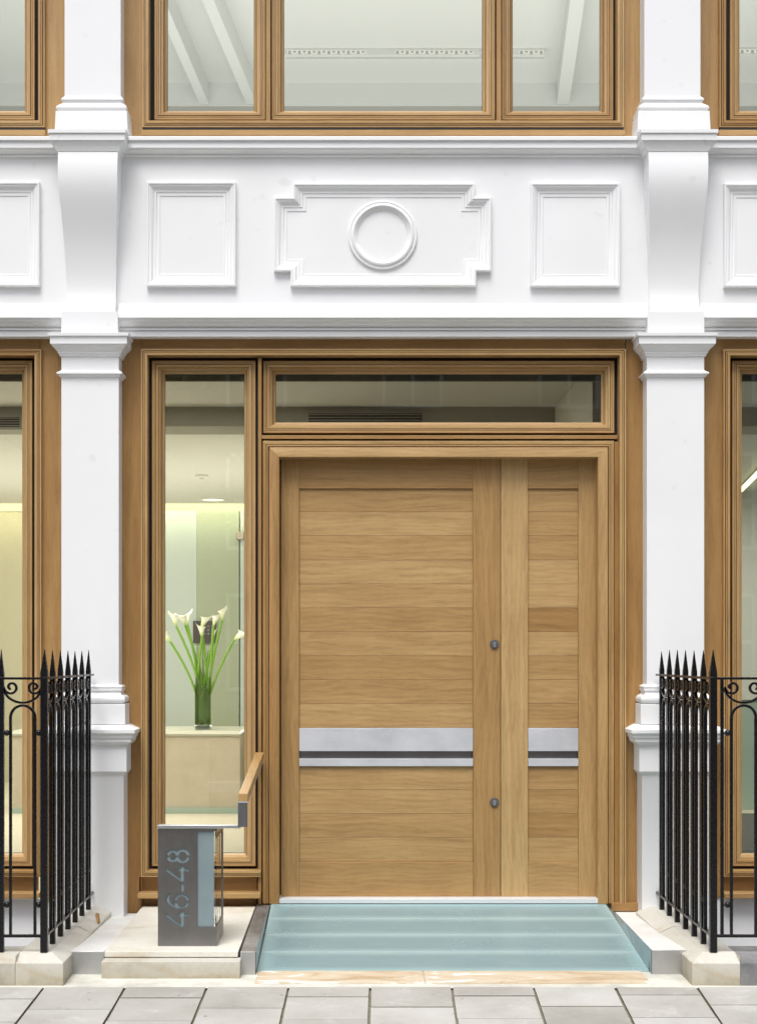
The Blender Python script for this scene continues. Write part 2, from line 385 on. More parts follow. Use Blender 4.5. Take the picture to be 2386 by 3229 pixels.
def cyma(p0, p1, n=7):
    """s-curve rows between two (a,b) pairs"""
    r = []
    for i in range(n+1):
        t_ = i/n; s_ = t_*t_*(3-2*t_); r.append((p0[0]+(p1[0]-p0[0])*s_, p0[1]+(p1[1]-p0[1])*t_))
    return r
FR = lambda p, h: (p[0], h, p[1])

# ================================================================== THE BUILDING (one thing)
B = empty('building', (0.16, 0, 0))
tag(B, 'white stucco shopfront building with oak framed windows and wide oak double door', 'building')
BI = Matrix.Translation((-0.16, 0, 0))
def part(mb, name, parent=None, **kw):
    o = mb.build(name, None, **kw); o.parent = parent or B
    if parent is None: o.matrix_parent_inverse = BI
    return o
def pgroup(name):
    o = empty(name); o.parent = B; o.matrix_parent_inverse = BI; return o
XL, XR = -1.463, 1.785                # pilaster centres
Z = pz
# ---- pilasters
def pilaster(cx, label):
    g = pgroup('pilaster'); g['label'] = label
    sh = MB(); y0 = -.125
    sh.loft([(Z(2160,y0), .159, y0), (Z(1115,y0), .159, y0)], 0.02, 'white_paint', cx, cap=False)
    part(sh, 'shaft', g)
    cp = MB()
    def r(y, o): return (Z(y, y0-o), .159+o, y0-o)
    rows = [r(1047.6,.063), r(1057.7,.062), r(1058,.056), r(1066,.053), r(1083,.053), r(1083.5,.049)]
    rows += [(z, .159+o, y0-o) for o, z in cyma((.047, Z(1086,y0-.047)), (.022, Z(1106,y0-.022)))]
    rows += [r(1108,.017), r(1112,.018), r(1116,.011), r(1122,.009), r(1124,.001)]
    cp.loft(rows, 0.02, 'white_paint', cx)
    rows = [r(1167,.001), r(1171,.012), r(1172.5,.022), r(1177.6,.022), r(1180,.015), r(1187,.009), r(1190,.001)]
    cp.loft(rows, 0.02, 'white_paint', cx)
    part(cp, 'capital', g)
    ba = MB()
    rows = [r(2159,0), r(2162,.012), r(2165,.019), r(2168,.020), r(2170,.014), r(2171,.019), r(2178,.019), r(2179.5,.014), r(2186,.012), r(2192,.018), r(2194,.028)]
    rows += [r(2198,.036), r(2203,.040), r(2209,.040), r(2214,.037), r(2217,.031), r(2218.6,.026)]
    ba.loft(rows, 0.02, 'white_paint', cx)
    part(ba, 'base_moulding', g)
    pl = MB(); pl.loft([r(2220.5,.041), r(2285,.042)], 0.02, 'white_paint', cx); part(pl, 'plinth_block', g, bevel=.002)
    pe = MB()
    rows = [r(2286.5,.050), r(2301.5,.098), r(2302.5,.103), r(2313.4,.103), r(2314,.100), r(2320.7,.090), r(2327,.089), r(2328,.086), r(2332.5,.080), r(2340.6,.079), r(2342,.075), r(2347,.062), r(2350.5,.055), r(2351.5,.051), r(2434,.051), r(2435,.048), r(2442,.040), r(2445,.033), r(2446,.032), r(2925,.033)]
    pe.loft(rows, 0.02, 'white_paint', cx); part(pe, 'pedestal', g, bevel=.0012)
    # block over the capital, scroll bracket, upper pier
    bk = MB(); bk.loft([(Z(1049,-.14), .157, -.14), (Z(981.5,-.14), .157, -.14)], 0, 'white_paint', cx); part(bk, 'block', g, bevel=.0015)
    co = MB(); K = [(477,.1645,-.196),(500,.164,-.203),(530,.1635,-.207),(560,.1625,-.206),(590,.161,-.199),(620,.158,-.188),(655,.154,-.172),(690,.151,-.155),(725,.148,-.138),(760,.1455,-.123),(800,.1425,-.108),(850,.1395,-.094),(900,.137,-.084),(935,.136,-.085),(955,.1358,-.092),(968,.136,-.102),(977,.1365,-.115),(981,.137,-.130)]
    co.loft([(Z(y, yy), h, yy) for y, h, yy in K], 0, 'white_paint', cx); part(co, 'scroll_bracket', g)
    up = MB()
    q = lambda y, h, yy: (Z(y, yy), h, yy)
    rows = [q(406,.213,-.232), q(417,.213,-.232), q(418,.207,-.226), q(420.7,.2065,-.225), q(440,.2065,-.225), q(441.5,.2015,-.220)]
    a, b_ = q(444,.198,-.217), q(462,.182,-.206)
    rows += [(a[0]+(b_[0]-a[0])*i/6, a[1]+(b_[1]-a[1])*(lambda t: t*t*(3-2*t))(i/6), a[2]+(b_[2]-a[2])*(lambda t: t*t*(3-2*t))(i/6)) for i in range(7)]
    rows += [q(463,.1775,-.203), q(465,.1785,-.204), q(472,.171,-.200), q(475,.169,-.199), q(478,.164,-.19)]
    up.loft(rows, 0.03, 'white_paint', cx); part(up, 'cornice_block', g)
    ub = MB(); ub.loft([q(407,.2035,-.088), q(348,.199,-.085)], .1, 'white_paint', cx); part(ub, 'upper_plinth', g, bevel=.002)
    um = MB(); rows = [q(347.5,.190,-.078), q(344,.193,-.080), q(340,.1965,-.083), q(335,.196,-.083), q(331,.189,-.077), q(326,.172,-.056), q(324,.162,-.047), q(322.6,.165,-.048), q(314,.169,-.052), q(313,.1735,-.056), q(309,.173,-.056), q(305,.162,-.045), q(302,.158,-.041)]
    um.loft(rows, .1, 'white_paint', cx); part(um, 'upper_base_moulding', g)
    us = MB(); us.loft([(Z(303,-.04), .157, -.04), (7.7, .157, -.04)], .1, 'white_paint', cx); part(us, 'upper_shaft', g)
pilaster(XL, 'white pilaster with moulded capital left of the oak door'); pilaster(XR, 'white pilaster with moulded capital right of the oak door')

# ---- frieze, cornices per bay
bays = [(-4.9, XL-.02), (XL+.02, XR-.02), (XR+.02, 5.3)]
fz = MB(); fz.strip([(.12, Z(1000,-.05)), (-.05, Z(1000,-.05)), (-.05, Z(480,-.05)), (.12, Z(480,-.05))], -4.9, 5.3, 'white_paint'); part(fz, 'frieze')
for x0, x1 in bays:
    lc = MB(); q = lambda y, yy: (yy, Z(y, yy))
    rows = [q(955,-.0501), q(966,-.053), q(976,-.062), q(985,-.078), q(992,-.100), q(996,-.122), q(997,-.127), q(1001.5,-.127), q(1002.5,-.120), q(1004,-.1195)]
    rows += cyma((-.116, Z(1007,-.116)), (-.092, Z(1026,-.092)), 8)+[q(1026.5,-.082), q(1031,-.0815)]
    rows += [q(1031.5,-.072), q(1034,-.0715), q(1034.5,-.078), q(1040.5,-.078), q(1041,-.064), q(1043.5,-.064), q(1044,-.069), q(1060.5,-.069), q(1061.5,-.066), (.0, Z(1061.5,-.066)), (.1, Z(1061.5,-.066)), (.1, Z(955,-.05))]
    lc.strip(rows, x0+.13, x1-.13, 'white_paint'); part(lc, 'lower_cornice')
    uc = MB()
    rows = [(.14, Z(428.5,-.11)), q(428.5,-.115), q(430,-.118), q(440,-.118), q(442,-.108), q(444,-.106), q(464.5,-.106), q(466,-.100)]
    rows += cyma((-.098, Z(468,-.098)), (-.070, Z(484,-.07)), 7)
    rows += [q(486,-.064), q(487.5,-.068), q(491,-.067), q(494.5,-.056), q(496,-.049), (.14, Z(496,-.049))]
    uc.strip(rows, x0+.12, x1-.12, 'white_paint'); part(uc, 'upper_cornice')
Yf = -.05
PROF = [(0,Yf+.002),(0,Yf-.027),(.003,Yf-.031),(.011,Yf-.031),(.0135,Yf-.026),(.017,Yf-.0255)] + [(.017+.026*i/6, Yf-.0255+.0165*(lambda t: t*t*(3-2*t))(i/6)) for i in range(1, 7)] + [(.045,Yf-.008),(.050,Yf-.0085),(.054,Yf-.005),(.060,Yf-.004),(.064,Yf-.0045),(.072,Yf-.0035),(.075,Yf+.002)]
def fx(x): return px(x, Yf)
def fzz(y): return Z(y, Yf)
def moulding(pts, name, label=None):
    mb = MB(); mb.sweep([(fx(x), fzz(y)) for x, y in pts], PROF, 'white_paint', True, FR); o = part(mb, name)
    if label: o['label'] = label
def rect(x0, y0, x1, y1): return [(x0, y1), (x0, y0), (x1, y0), (x1, y1)]      # photo y down -> clockwise seen from the street
moulding(rect(464, 577, 744.6, 905), 'square_moulding', 'square plaster moulding above the tall side window')
moulding(rect(1671, 580, 1951.5, 906), 'square_moulding', 'square plaster moulding near the right pilaster')
moulding(rect(-152, 577, 127.8, 905), 'square_moulding'); moulding(rect(2279, 582, 2560, 907), 'square_moulding')
moulding([(916.7,905),(916.7,858),(864.4,858),(864.4,625),(924,625),(924,581),(1494.7,581),(1494.7,625),(1547,625),(1547,858),(1500,858),(1500,905)], 'cartouche_moulding')
rg = MB(); rg.sweep([(fx(1206)+.193*math.sin(2*math.pi*i/72), fzz(741.5)+.193*math.cos(2*math.pi*i/72)) for i in range(72)],
    [(0,Yf+.002),(0,Yf-.010),(.003,Yf-.014),(.010,Yf-.015),(.014,Yf-.011),(.017,Yf-.013),(.023,Yf-.022),(.031,Yf-.024),(.038,Yf-.019),(.041,Yf-.012),(.045,Yf-.011),(.052,Yf-.004),(.058,Yf+.002)], 'white_paint', True, FR)
part(rg, 'roundel')

# ---- oak joinery
Yr = -.03
OUT = [(0,.012),(0,Yr+.004),(.0015,Yr+.003),(.0095,Yr+.003),(.0100,Yr+.020),(.0135,Yr+.020),(.0140,Yr),(.0200,Yr),(.0203,Yr+.006),(.0225,Yr+.006),(.0228,Yr-.003),(.0355,Yr-.003),(.037,Yr-.001),(.037,.055),(.075,.055)]
OUTM = ['oak']*13+['gap_black']
def casement_prof(yc, big=True):
    g = yc+.075
    return [(0,g-.02),(0,yc),(.0015,yc-.0015),(.0120,yc-.0015),(.0123,yc+.004),(.0140,yc+.004),(.0143,yc-.0015),(.0205,yc-.0015),(.0208,yc+.009),(.0240,yc+.009),(.0243,yc-.0035),(.0345,yc-.0035),(.0355,yc+.012),(.0475,yc+.015),(.0485,yc+.024),(.0560,yc+.045),(.0655,yc+.052),(.0670,yc+.053),(.0675,yc+.066)], (['oak']*17+['gap_black'])
def casement(par, rx, yc, name='casement'):
    """rx: outer rect in metres (x0,z0,x1,z1)"""
    x0, z0, x1, z1 = rx; pr, ms = casement_prof(yc)
    pr = [(a, b) for a, b in pr]
    mb = MB(); mb.sweep([(x0,z0),(x0,z1),(x1,z1),(x1,z0)], pr, ms[:len(pr)-1], True, FR, tones=[random.uniform(.55,.95) for _ in range(4)])
    o = part(mb, name, par)
    gmb = MB(); k = .066; gy = yc+.062
    gmb.box(x0+k, x1-k, gy, gy+.006, z0+k, z1-k, 'window_glass'); part(gmb, 'pane', par, smooth=False)
    sp = MB(); k = .0655; sp.sweep([(x0+k,z0+k),(x0+k,z1-k),(x1-k,z1-k),(x1-k,z0+k)], [(0,gy-.0006),(.0035,gy-.0008)], 'glass_edge', True, FR); part(sp, 'gasket', par)
def rx(x0, y0, x1, y1, Y): return (px(x0,Y), Z(y1,Y), px(x1,Y), Z(y0,Y))
Yc = .03
# central ground-floor unit
def fr(x, y): return (px(x, Yr), Z(y, Yr))
unit = pgroup('window'); unit['label'] = 'tall narrow fixed window with lilies behind it left of the door'
mb = MB(); mb.sweep([fr(821.7,2767), fr(444,2767), fr(444,1099), fr(1974,1099), fr(1974,2849)], OUT, OUTM, False, FR, tones=[.8,.8,.75,.85]); 
part(mb, 'outer_frame')
casement(unit, rx(479,1137,805.6,2732,Yc), Yc)
tw = pgroup('transom_window'); casement(tw, rx(829.8,1137.5,1936,1365,Yc), Yc)
mu = MB(); Ym = -.005
mu.box(px(813.5,Ym), px(824,Ym), Ym, .06, Z(2853,Ym), Z(1128,Ym), 'oak', .25)
mu.box(px(824,Ym), px(1946,Ym), Ym+.004, .06, Z(1383,Ym), Z(1371.5,Ym), 'oak', .15)
mu.box(px(805,.05), px(832,.05), .056, .07, Z(2853,.05), Z(1120,.05), 'gap_black')
mu.box(px(822,.05), px(1950,.05), .0565, .07, Z(1395,.05), Z(1362,.05), 'gap_black')
part(mu, 'mullion')
df = MB(); Yd = -.012
df.sweep([(px(827.8,Yd),Z(2851,Yd)), (px(827.8,Yd),Z(1389,Yd)), (px(1937,Yd),Z(1389,Yd)), (px(1937,Yd),Z(2851,Yd))],
         [(0,.05),(0,.001),(.002,-.001),(.0180,-.001),(.0183,.006),(.0205,.006),(.0208,.001),(.0300,.001),(.0303,.014),(.037,.014),(.0385,Yd),(.0405,Yd-.001),(.091,Yd-.001),(.0925,Yd),(.0925,.105)], 'oak_door', False, FR, tones=[.05,.6,.45])
part(df, 'door_frame')
sb = MB()
sb.box(px(1928,-.035), px(2011,-.035), -.036, .01, Z(2874,-.035), Z(2849,-.035), 'oak', .15)
part(sb, 'plinth_board', bevel=.001)
fs = MB(); fs.box(px(1937.5,.0), px(1952,.0), .004, .06, Z(2850,.0), Z(1392,.0), 'oak', 0, 2); part(fs, 'filler_strip')
# sills below fixed windows
def sill(x0, x1, tone=.6):
    g = pgroup('sill')
    p = MB(); p.box(x0+.008, x1-.026, .03, .045, Z(2812,.03), Z(2762,.03), 'oak', .4, 0); p.box(x0+.001, x0+.009, .0, .04, Z(2812,.0), Z(2767,.0), 'gap_black'); part(p, 'apron', g)
    s_ = MB(); s_.box(x0, x1, -.075, .03, Z(2834.5,-.075), Z(2818,-.075), 'oak', tone, 0); part(s_, 'sill_board', g, bevel=.0025)
    r_ = MB(); r_.box(x0, x1-.03, .035, .05, Z(2882,.035), Z(2830,.035), 'oak', .05, 0); part(r_, 'base_board', g)
sill(px(435,-.05), px(821.7,-.05))
# flat oak boards beside the frames, low tone paints in their shade
def board(x0, x1, y0, y1, Y, tone, grain, name='oak_board'):
    mb = MB(); mb.box(px(x0,Y), px(x1,Y), Y, Y+.03, Z(y1,Y), Z(y0,Y), 'oak', tone, grain); part(mb, name, bevel=.0008)
board(370, 446.5, 1050, 2881, 0, .2, 2); board(1972.5, 2060, 1050, 2873, 0, .1, 2)
board(447.5, 1967, 1050, 1102, 0.001, .1, 0)
# side bays, ground floor
def side_bay(xa, xb, right_bay):
    g = pgroup('window'); g['label'] = 'tall window behind the right railing' if right_bay else 'tall window behind the left railing'
    zb, zt = Z(2767,Yr), Z(1100,Yr)
    mb = MB(); mb.sweep([(xa,zb),(xa,zt),(xb,zt),(xb,zb)], OUT, OUTM, True, FR); part(mb, 'outer_frame', g)
    xm = (xa+xb)/2
    casement(g, (xa+.063, Z(2732,Yc), xm-.012, Z(1137,Yc)), Yc); casement(g, (xm+.012, Z(2732,Yc), xb-.063, Z(1137,Yc)), Yc)
    m2 = MB(); m2.box(xm-.006, xm+.006, -.005, .06, zb+.03, zt-.03, 'oak', .3); m2.box(xm-.03, xm+.03, .056, .07, zb, zt, 'gap_black'); part(m2, 'mullion', g)
side_bay(px(129,Yr)-2.731, px(129,Yr)+.001, False); side_bay(px(2280.6,Yr), px(2280.6,Yr)+2.731, True)
sill(px(126,-.05)-2.70, px(126,-.05)); sill(px(2281,-.05), px(2281,-.05)+2.72)
board(126.5, 210, 1050, 2840, 0, .3, 2); board(2190, 2282, 1050, 2830, 0, .25, 2)
board(-1400, 126, 1050, 1101, .001, .1, 0); board(2279, 3700, 1050, 1101, .001, .1, 0)
# upper floor
YU = .07; YUc = .13
UOUT = [(o, h+.10 if h < .05 else h+.105) for o, h in OUT]
UT = 7.25
def ubay(xa, xb, splits, label):
    g = pgroup('upper_window'); g['label'] = label
    zb = Z(399.5,YU)
    mb = MB(); mb.sweep([(xa,zb),(xa,UT),(xb,UT),(xb,zb)], UOUT, OUTM, True, FR); part(mb, 'outer_frame', g)
    for a, b_ in splits: casement(g, (a, Z(376.3,YUc), b_, UT-.06), YUc)
    m2 = MB()
    for (a, b_), (c, d_) in zip(splits, splits[1:]):
        mid = (b_+c)/2; m2.box(mid-.0125, mid+.0125, .095, .16, zb+.036, UT-.04, 'oak', .3); m2.box(mid-.04, mid+.04, .156, .17, zb, UT, 'gap_black')
    part(m2, 'mullion', g)
    s_ = MB(); s_.box(xa-.005, xb+.005, YU-.012, .12, Z(427.5,YU), Z(408,YU-.012), 'oak', .6, 0); s_.box(xa+.002, xb-.002, YU+.004, .12, Z(408,YU), Z(399.6,YU), 'gap_black'); part(s_, 'bottom_board', g, bevel=.0015)
u = lambda x: px(x, YUc)
ubay(px(448.2,YU), px(1967,YU), [(u(487),u(836)), (u(856.5),u(1560)), (u(1581.5),u(1932.7))], 'three light upper window above the door')
ubay(px(141,YU)-2.731, px(141,YU), [(px(141,YU)-2.66, px(141,YU)-1.40), (px(141,YU)-1.36, u(109))], 'upper window left of the pilaster')
ubay(px(2268,YU), px(2268,YU)+2.731, [(u(2301),px(2268,YU)+1.34), (px(2268,YU)+1.38, px(2268,YU)+2.66)], 'upper window right of the pilaster')
def uboard(x0, x1, tone):
    mb = MB(); mb.box(px(x0,.10), px(x1,.10), .10, .13, Z(429,.1), 7.3, 'oak', tone, 2); part(mb, 'oak_board')
uboard(370, 449.5, .65); uboard(1965.5, 2040, .55); uboard(136, 215, .6); uboard(2185, 2270, .5)
# wall above, masonry behind
wl = MB(); wl.box(-4.9, 5.3, .0, .16, 7.3, 9.6, 'white_paint'); wl.box(-4.9, 5.3, -.12, 0, 7.3, 7.55, 'white_paint'); wl.box(-4.9, 5.3, .12, .40, Z(1090,.12), Z(440,.12), 'interior_white', skip=''); part(wl, 'upper_wall')
for a_, b_, z_ in ((-4.9, px(403,.02)-.03, 2836), (px(2029,0)+.02, 5.3, 2830)):
    bw = MB(); bw.box(a_, b_, .012, .30, -1.6, Z(z_,.012), 'white_paint'); part(bw, 'basement_wall')

# ---- door leaves
YL = .082
def dx(x): return px(x, YL)
def dz(y): return Z(y, YL)
planks = [1540.3,1613.7,1689.2,1766,1841.8,1917.3,1992.9,2069,2144.7,2220.3,2296.6]
low = [2416.5,2491.3,2566.8,2642.4,2720]
def leaf(xa, xs, xe, xb, tones, label):
    g = pgroup('door_leaf'); g['label'] = label
    st = MB(); g_ = .0006
    st.box(dx(xa), dx(xs)-g_, YL, YL+.05, dz(2828), dz(1440), 'oak_door', tones[0], 2)
    st.box(dx(xe)+g_, dx(xb), YL, YL+.05, dz(2828), dz(1440), 'oak_door', tones[1], 2)
    st.box(dx(xs), dx(xe), YL+.0004, YL+.05, dz(1540.3), dz(1440), 'oak_door', tones[2], 0)
    st.box(dx(xs), dx(xe), YL+.0004, YL+.05, dz(2828), dz(2720), 'oak_door', tones[3], 0)
    part(st, 'leaf_frame', g, bevel=.0012)
    for rows_ in (planks, low):
        pn = MB(); pn.box(dx(xs), dx(xe), YL+.0145, YL+.05, dz(rows_[-1]), dz(rows_[0]), 'gap_black')
        for a, b_ in zip(rows_, rows_[1:]):
            tn_ = random.uniform(.34,.68)
            if not tones[4] and abs(a-1917.3) < 1: tn_ = .0
            if not tones[4] and abs(a-2566.8) < 1: tn_ = .12
            pn.box(dx(xs), dx(xe), YL+.012, YL+.04, dz(b_)+.0006, dz(a)-.0006, 'oak_door', tn_, 0)
        part(pn, 'plank_panel', g, bevel=.0012)
    pp = MB(); pp.box(dx(xs)+.0005, dx(xe)-.0005, YL-.004, YL+.012, dz(2369), dz(2296.6), 'aluminium')
    pp.box(dx(xs)+.0005, dx(xe)-.0005, YL+.030, YL+.035, dz(2394), dz(2366), 'steel')
    pp.box(dx(xs)+.0005, dx(xe)-.0005, YL-.004, YL+.030, dz(2416.5), dz(2393), 'aluminium')
    part(pp, 'pull_plate', g, bevel=.0008)
    return g
lf = leaf(885.9, 943.1, 1490.8, 1577.2, (.35,.22,.2,.35,1), 'wide oak door leaf with two lock cylinders')
leaf(1579.2, 1664.4, 1822.8, 1880, (.75,.5,.3,.45,0), 'narrow oak door leaf on the right')
for yy in (2031.5, 2530.5):
    lk = MB(); cx, cz = dx(1558.3), dz(yy); n = 28
    for (r0, h0), (r1, h1) in zip([(.0255,YL+.001),(.0255,YL-.007),(.0235,YL-.010),(.010,YL-.0102)], [(.0255,YL-.007),(.0235,YL-.010),(.010,YL-.0102),(.0001,YL-.0102)]):
        for i in range(n):
            a0, a1 = 2*math.pi*i/n, 2*math.pi*(i+1)/n
            lk.face([(cx+r0*math.cos(a0),h0,cz+r0*math.sin(a0)), (cx+r0*math.cos(a1),h0,cz+r0*math.sin(a1)), (cx+r1*math.cos(a1),h1,cz+r1*math.sin(a1)), (cx+r1*math.cos(a0),h1,cz+r1*math.sin(a0))], 'steel_dark')
    o = part(lk, 'lock_cylinder', lf)
    ky = MB(); ky.tube([(cx,YL-.0095,cz+.006),(cx,YL-.0125,cz+.006)], .0085, 'steel_bright', 16); ky.box(cx-.005, cx+.005, YL-.0123, YL-.0095, cz-.016, cz+.004, 'steel_bright'); ky.box(cx-.0012, cx+.0012, YL-.0130, YL-.0122, cz+.0015, cz+.0105, 'gap_black')
    part(ky, 'keyway', lf)
bk = MB(); bk.box(dx(880), dx(1886), YL+.055, YL+.075, dz(2835), dz(1430), 'gap_black'); part(bk, 'door_backing')
th = MB(); th.box(px(880,-.005), px(1887,-.005), -.006, .15, Z(2850,-.006), Z(2836,-.006), 'threshold_metal'); part(th, 'threshold', bevel=.001)

# ================================================================== INTERIOR
def struct(mb, name, **kw): return tag(mb.build(name, None, **kw), kind='structure')
ZF = .205
f = MB(); f.box(-5.2, 5.6, .16, 9.2, ZF-.1, ZF, 'floor_stone'); struct(f, 'interior_floor')
Yi = lambda D: D-D0
c = MB()
c.box(-5.2, 5.6, .40, Yi(9.2)+.2, 3.40, 3.45, 'interior_grey'); c.box(-5.2, 5.6, Yi(9.17), Yi(9.2), 3.218, 3.40, 'interior_olive')  # pelmet board: its shade is put into the olive colour
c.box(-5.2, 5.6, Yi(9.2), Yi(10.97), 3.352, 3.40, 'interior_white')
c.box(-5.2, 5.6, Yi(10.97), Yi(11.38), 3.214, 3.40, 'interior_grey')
c.box(-5.2, 1.42, Yi(11.38), Yi(16.75), 3.232, 3.40, 'interior_white'); c.box(1.50, 5.6, Yi(11.38), Yi(17.4), 3.232, 3.40, 'interior_white')
c.box(-5.2, 1.42, Yi(16.75), Yi(17.3), 3.33, 3.40, 'interior_white')
struct(c, 'interior_ceiling')
wn = MB()
wn.box(-5.2, -2.62, Yi(17.0), Yi(17.1), ZF, 3.35, 'wall_cream'); wn.box(-2.62, 1.42, Yi(17.05), Yi(17.15), ZF, 3.35, 'wall_cream')
wn.box(1.42, 1.50, .50, Yi(17.4), ZF, 3.4, 'interior_white'); wn.box(-.70, -.62, Yi(11.4), Yi(17.0), ZF, 3.225, 'interior_grey')
wn.box(1.5, 5.6, Yi(15.5), Yi(15.6), ZF, 3.4, 'interior_upper'); wn.box(-5.3, -5.2, .2, Yi(17.2), ZF, 3.4, 'wall_cream'); wn.box(5.6, 5.7, .2, Yi(17.2), ZF, 3.4, 'interior_white')
struct(wn, 'interior_wall')
gp = MB(); xg = (620-VX)*16.9/F
gp.box(-2.6, xg, Yi(16.9), Yi(16.92), ZF, 3.165, 'screen_pale'); o = tag(gp.build('glass_screen', None, bevel=.002), 'pale frosted glass screen behind the reception desk on the left', 'glass screen')
gp = MB(); gp.box(xg+.0015, (753.5-VX)*16.9/F, Yi(16.9), Yi(16.92), ZF, 3.165, 'screen_green'); gd = tag(gp.build('glass_door', None, bevel=.002), 'green tinted glass door panel behind the lilies', 'glass door')
hg = MB(); hx = (756-VX)*16.9/F; hg.box(hx-.035, hx+.045, Yi(16.86), Yi(16.9), (ZC+(2065-1702)*16.9/F), (ZC+(2065-1677)*16.9/F), 'hinge_metal'); h_ = hg.build('hinge', gd, bevel=.004)
gp = MB(); gp.box((757-VX)*16.9/F, -.64, Yi(16.9), Yi(16.92), ZF, 3.165, 'screen_pale'); tag(gp.build('glass_screen', None, bevel=.002), 'narrow pale glass strip hinged beside the green glass door', 'glass screen')
# cove lamp
cv = MB(); cv.box(-5.2, -.70, Yi(16.93), Yi(16.99), 3.17, 3.31, 'cove_light'); o = tag(cv.build('cove_lamp'), 'long warm cove light along the top of the back wall', 'cove light')
def area(name, loc, sx_, sy_, e, col, rot=(0,0,0), parent=None):
    l = bpy.data.lights.new(name, 'AREA'); l.shape = 'RECTANGLE'; l.size = sx_; l.size_y = sy_; l.energy = e; l.color = col
    q = bpy.data.objects.new(name, l); C.objects.link(q); q.location = loc; q.rotation_euler = rot
    if parent: q.parent = parent
area('cove_glow', (-2.9, Yi(16.7), 3.20), 4.2, .08, 8, (1,.95,.66), (R(35),0,0))
def downlight(x, Dd, zc, lit, label):
    g = empty('downlight' if lit else 'smoke_detector', (x, Yi(Dd), zc)); tag(g, label, 'downlight' if lit else 'smoke detector')
    mb = MB(); n = 24; r_ = .13 if lit else .06
    if lit:
        mb.tube([(0,0,0),(0,0,-.006)], r_, 'interior_white', n); mb.build('trim', g)
        m2 = MB(); m2.tube([(0,0,-.0065),(0,0,-.0085)], r_*.86, 'lamp_light', n); m2.build('lens', g)
    else:
        mb.tube([(0,0,0),(0,0,-.015),(0,0,-.03)], r_, 'interior_upper', n, radii=[r_,r_,r_*.55]); mb.build('cover', g)
        m2 = MB(); m2.tube([(0,0,-.03),(0,0,-.035)], .02, 'interior_grey', 12); m2.build('sensor', g)
downlight((672-VX)*16.3/F, 16.3, 3.232, True, 'lit round downlight in the lobby ceiling above the glass screen')
downlight((636-VX)*14.1/F, 14.1, 3.232, False, 'white round smoke detector on the lobby ceiling')
area('lobby_fill', (-2.6, Yi(13.4), 3.2), 3.6, 3.6, 118, (1,.965,.90))  # area lights added to brighten the lobby, without fixtures of their own
area('lobby_fill', (-2.2, Yi(10.1), 3.33), 4.6, .5, 17, (1,.95,.82))
area('lobby_upfill', (-2.4, Yi(14.2), .9), 3.0, 2.5, 34, (1,.97,.90), (R(180),0,0))  # added fill from below, no lamp stands here
area('lobby_fill', (.5, Yi(10.0), 3.2), 1.2, .6, .8, (1,.95,.82))  # faint fill added for the dark view through the transom
area('office_light', (3.6, Yi(12.6), 3.15), 2.2, 3.5, 50, (1,.98,.86))
# bulkhead vents
def vent(x0, x1, y0, y1, label):
    Dv = 10.96; g = empty('air_vent', ((x0+x1)/2*0, 0, 0)); tag(g, label, 'air vent')
    X0, X1 = (x0-VX)*Dv/F, (x1-VX)*Dv/F; Z0, Z1 = ZC-(y1-VY)*Dv/F, ZC-(y0-VY)*Dv/F
    b_ = MB(); b_.box(X0-.03, X1+.03, Yi(10.955), Yi(10.969), Z0-.02, Z1+.02, 'interior_grey'); b_.build('frame', g)
    k = MB(); k.box(X0, X1, Yi(10.950), Yi(10.9545), Z0, Z1, 'vent_black'); k.build('slot', g)
    n = max(3, int((Z1-Z0)/.016))
    for i in range(n):
        zz = Z0+(Z1-Z0)*(i+.5)/n; q = MB(); q.box(X0, X1, Yi(10.938), Yi(10.9495), zz-.0022, zz+.0022, 'interior_grey'); q.build('slat', g)
vent(973, 1330, 1304, 1330, 'long black slotted air vent seen through the transom above the door')
vent(-260, 62, 1316, 1346, 'slotted air vent seen through the far left window')
# desk
dk = empty('reception_desk', (-2, Yi(13.66), ZF)); tag(dk, 'long beige stone reception desk behind the tall side window', 'reception desk')
Dd = 13.66; zt = ZC-(2305-VY)*Dd/F
mb = MB(); mb.box(-3.0+2, -1.0+2, 0, .85, zt-.05-ZF, zt-ZF, 'desk_top'); mb.build('desk_top', dk, bevel=.002)
for a, b_ in ((-3.0, -1.2605), (-1.260, -1.0)):
    mb = MB(); mb.box(a+2, b_+2, .01, .8, .001, zt-.0505-ZF, 'desk_stone'); mb.build('front_panel', dk, bevel=.001)
mb = MB(); mb.box(-3.0+2, -1.0+2, -.02, .008, .001, .05, 'screen_frost'); mb.build('kick_strip', dk)
# control panel on the glass
cp = empty('control_panel', ((643-VX)*16.8/F, Yi(16.88), ZC-(1993-VY)*16.8/F)); tag(cp, 'dark square control panel with small buttons behind the lilies', 'control panel')
mb = MB(); mb.box(-.125, .125, -.02, .015, -.12, .12, 'panel_dark'); mb.build('plate', cp, bevel=.003)
for i in range(4):
    for j in range(3):
        mb = MB(); mb.box(-.06+i*.045, -.035+i*.045, -.026, -.0195, -.03+j*.04, -.008+j*.04, 'button_grey'); mb.build('button', cp)
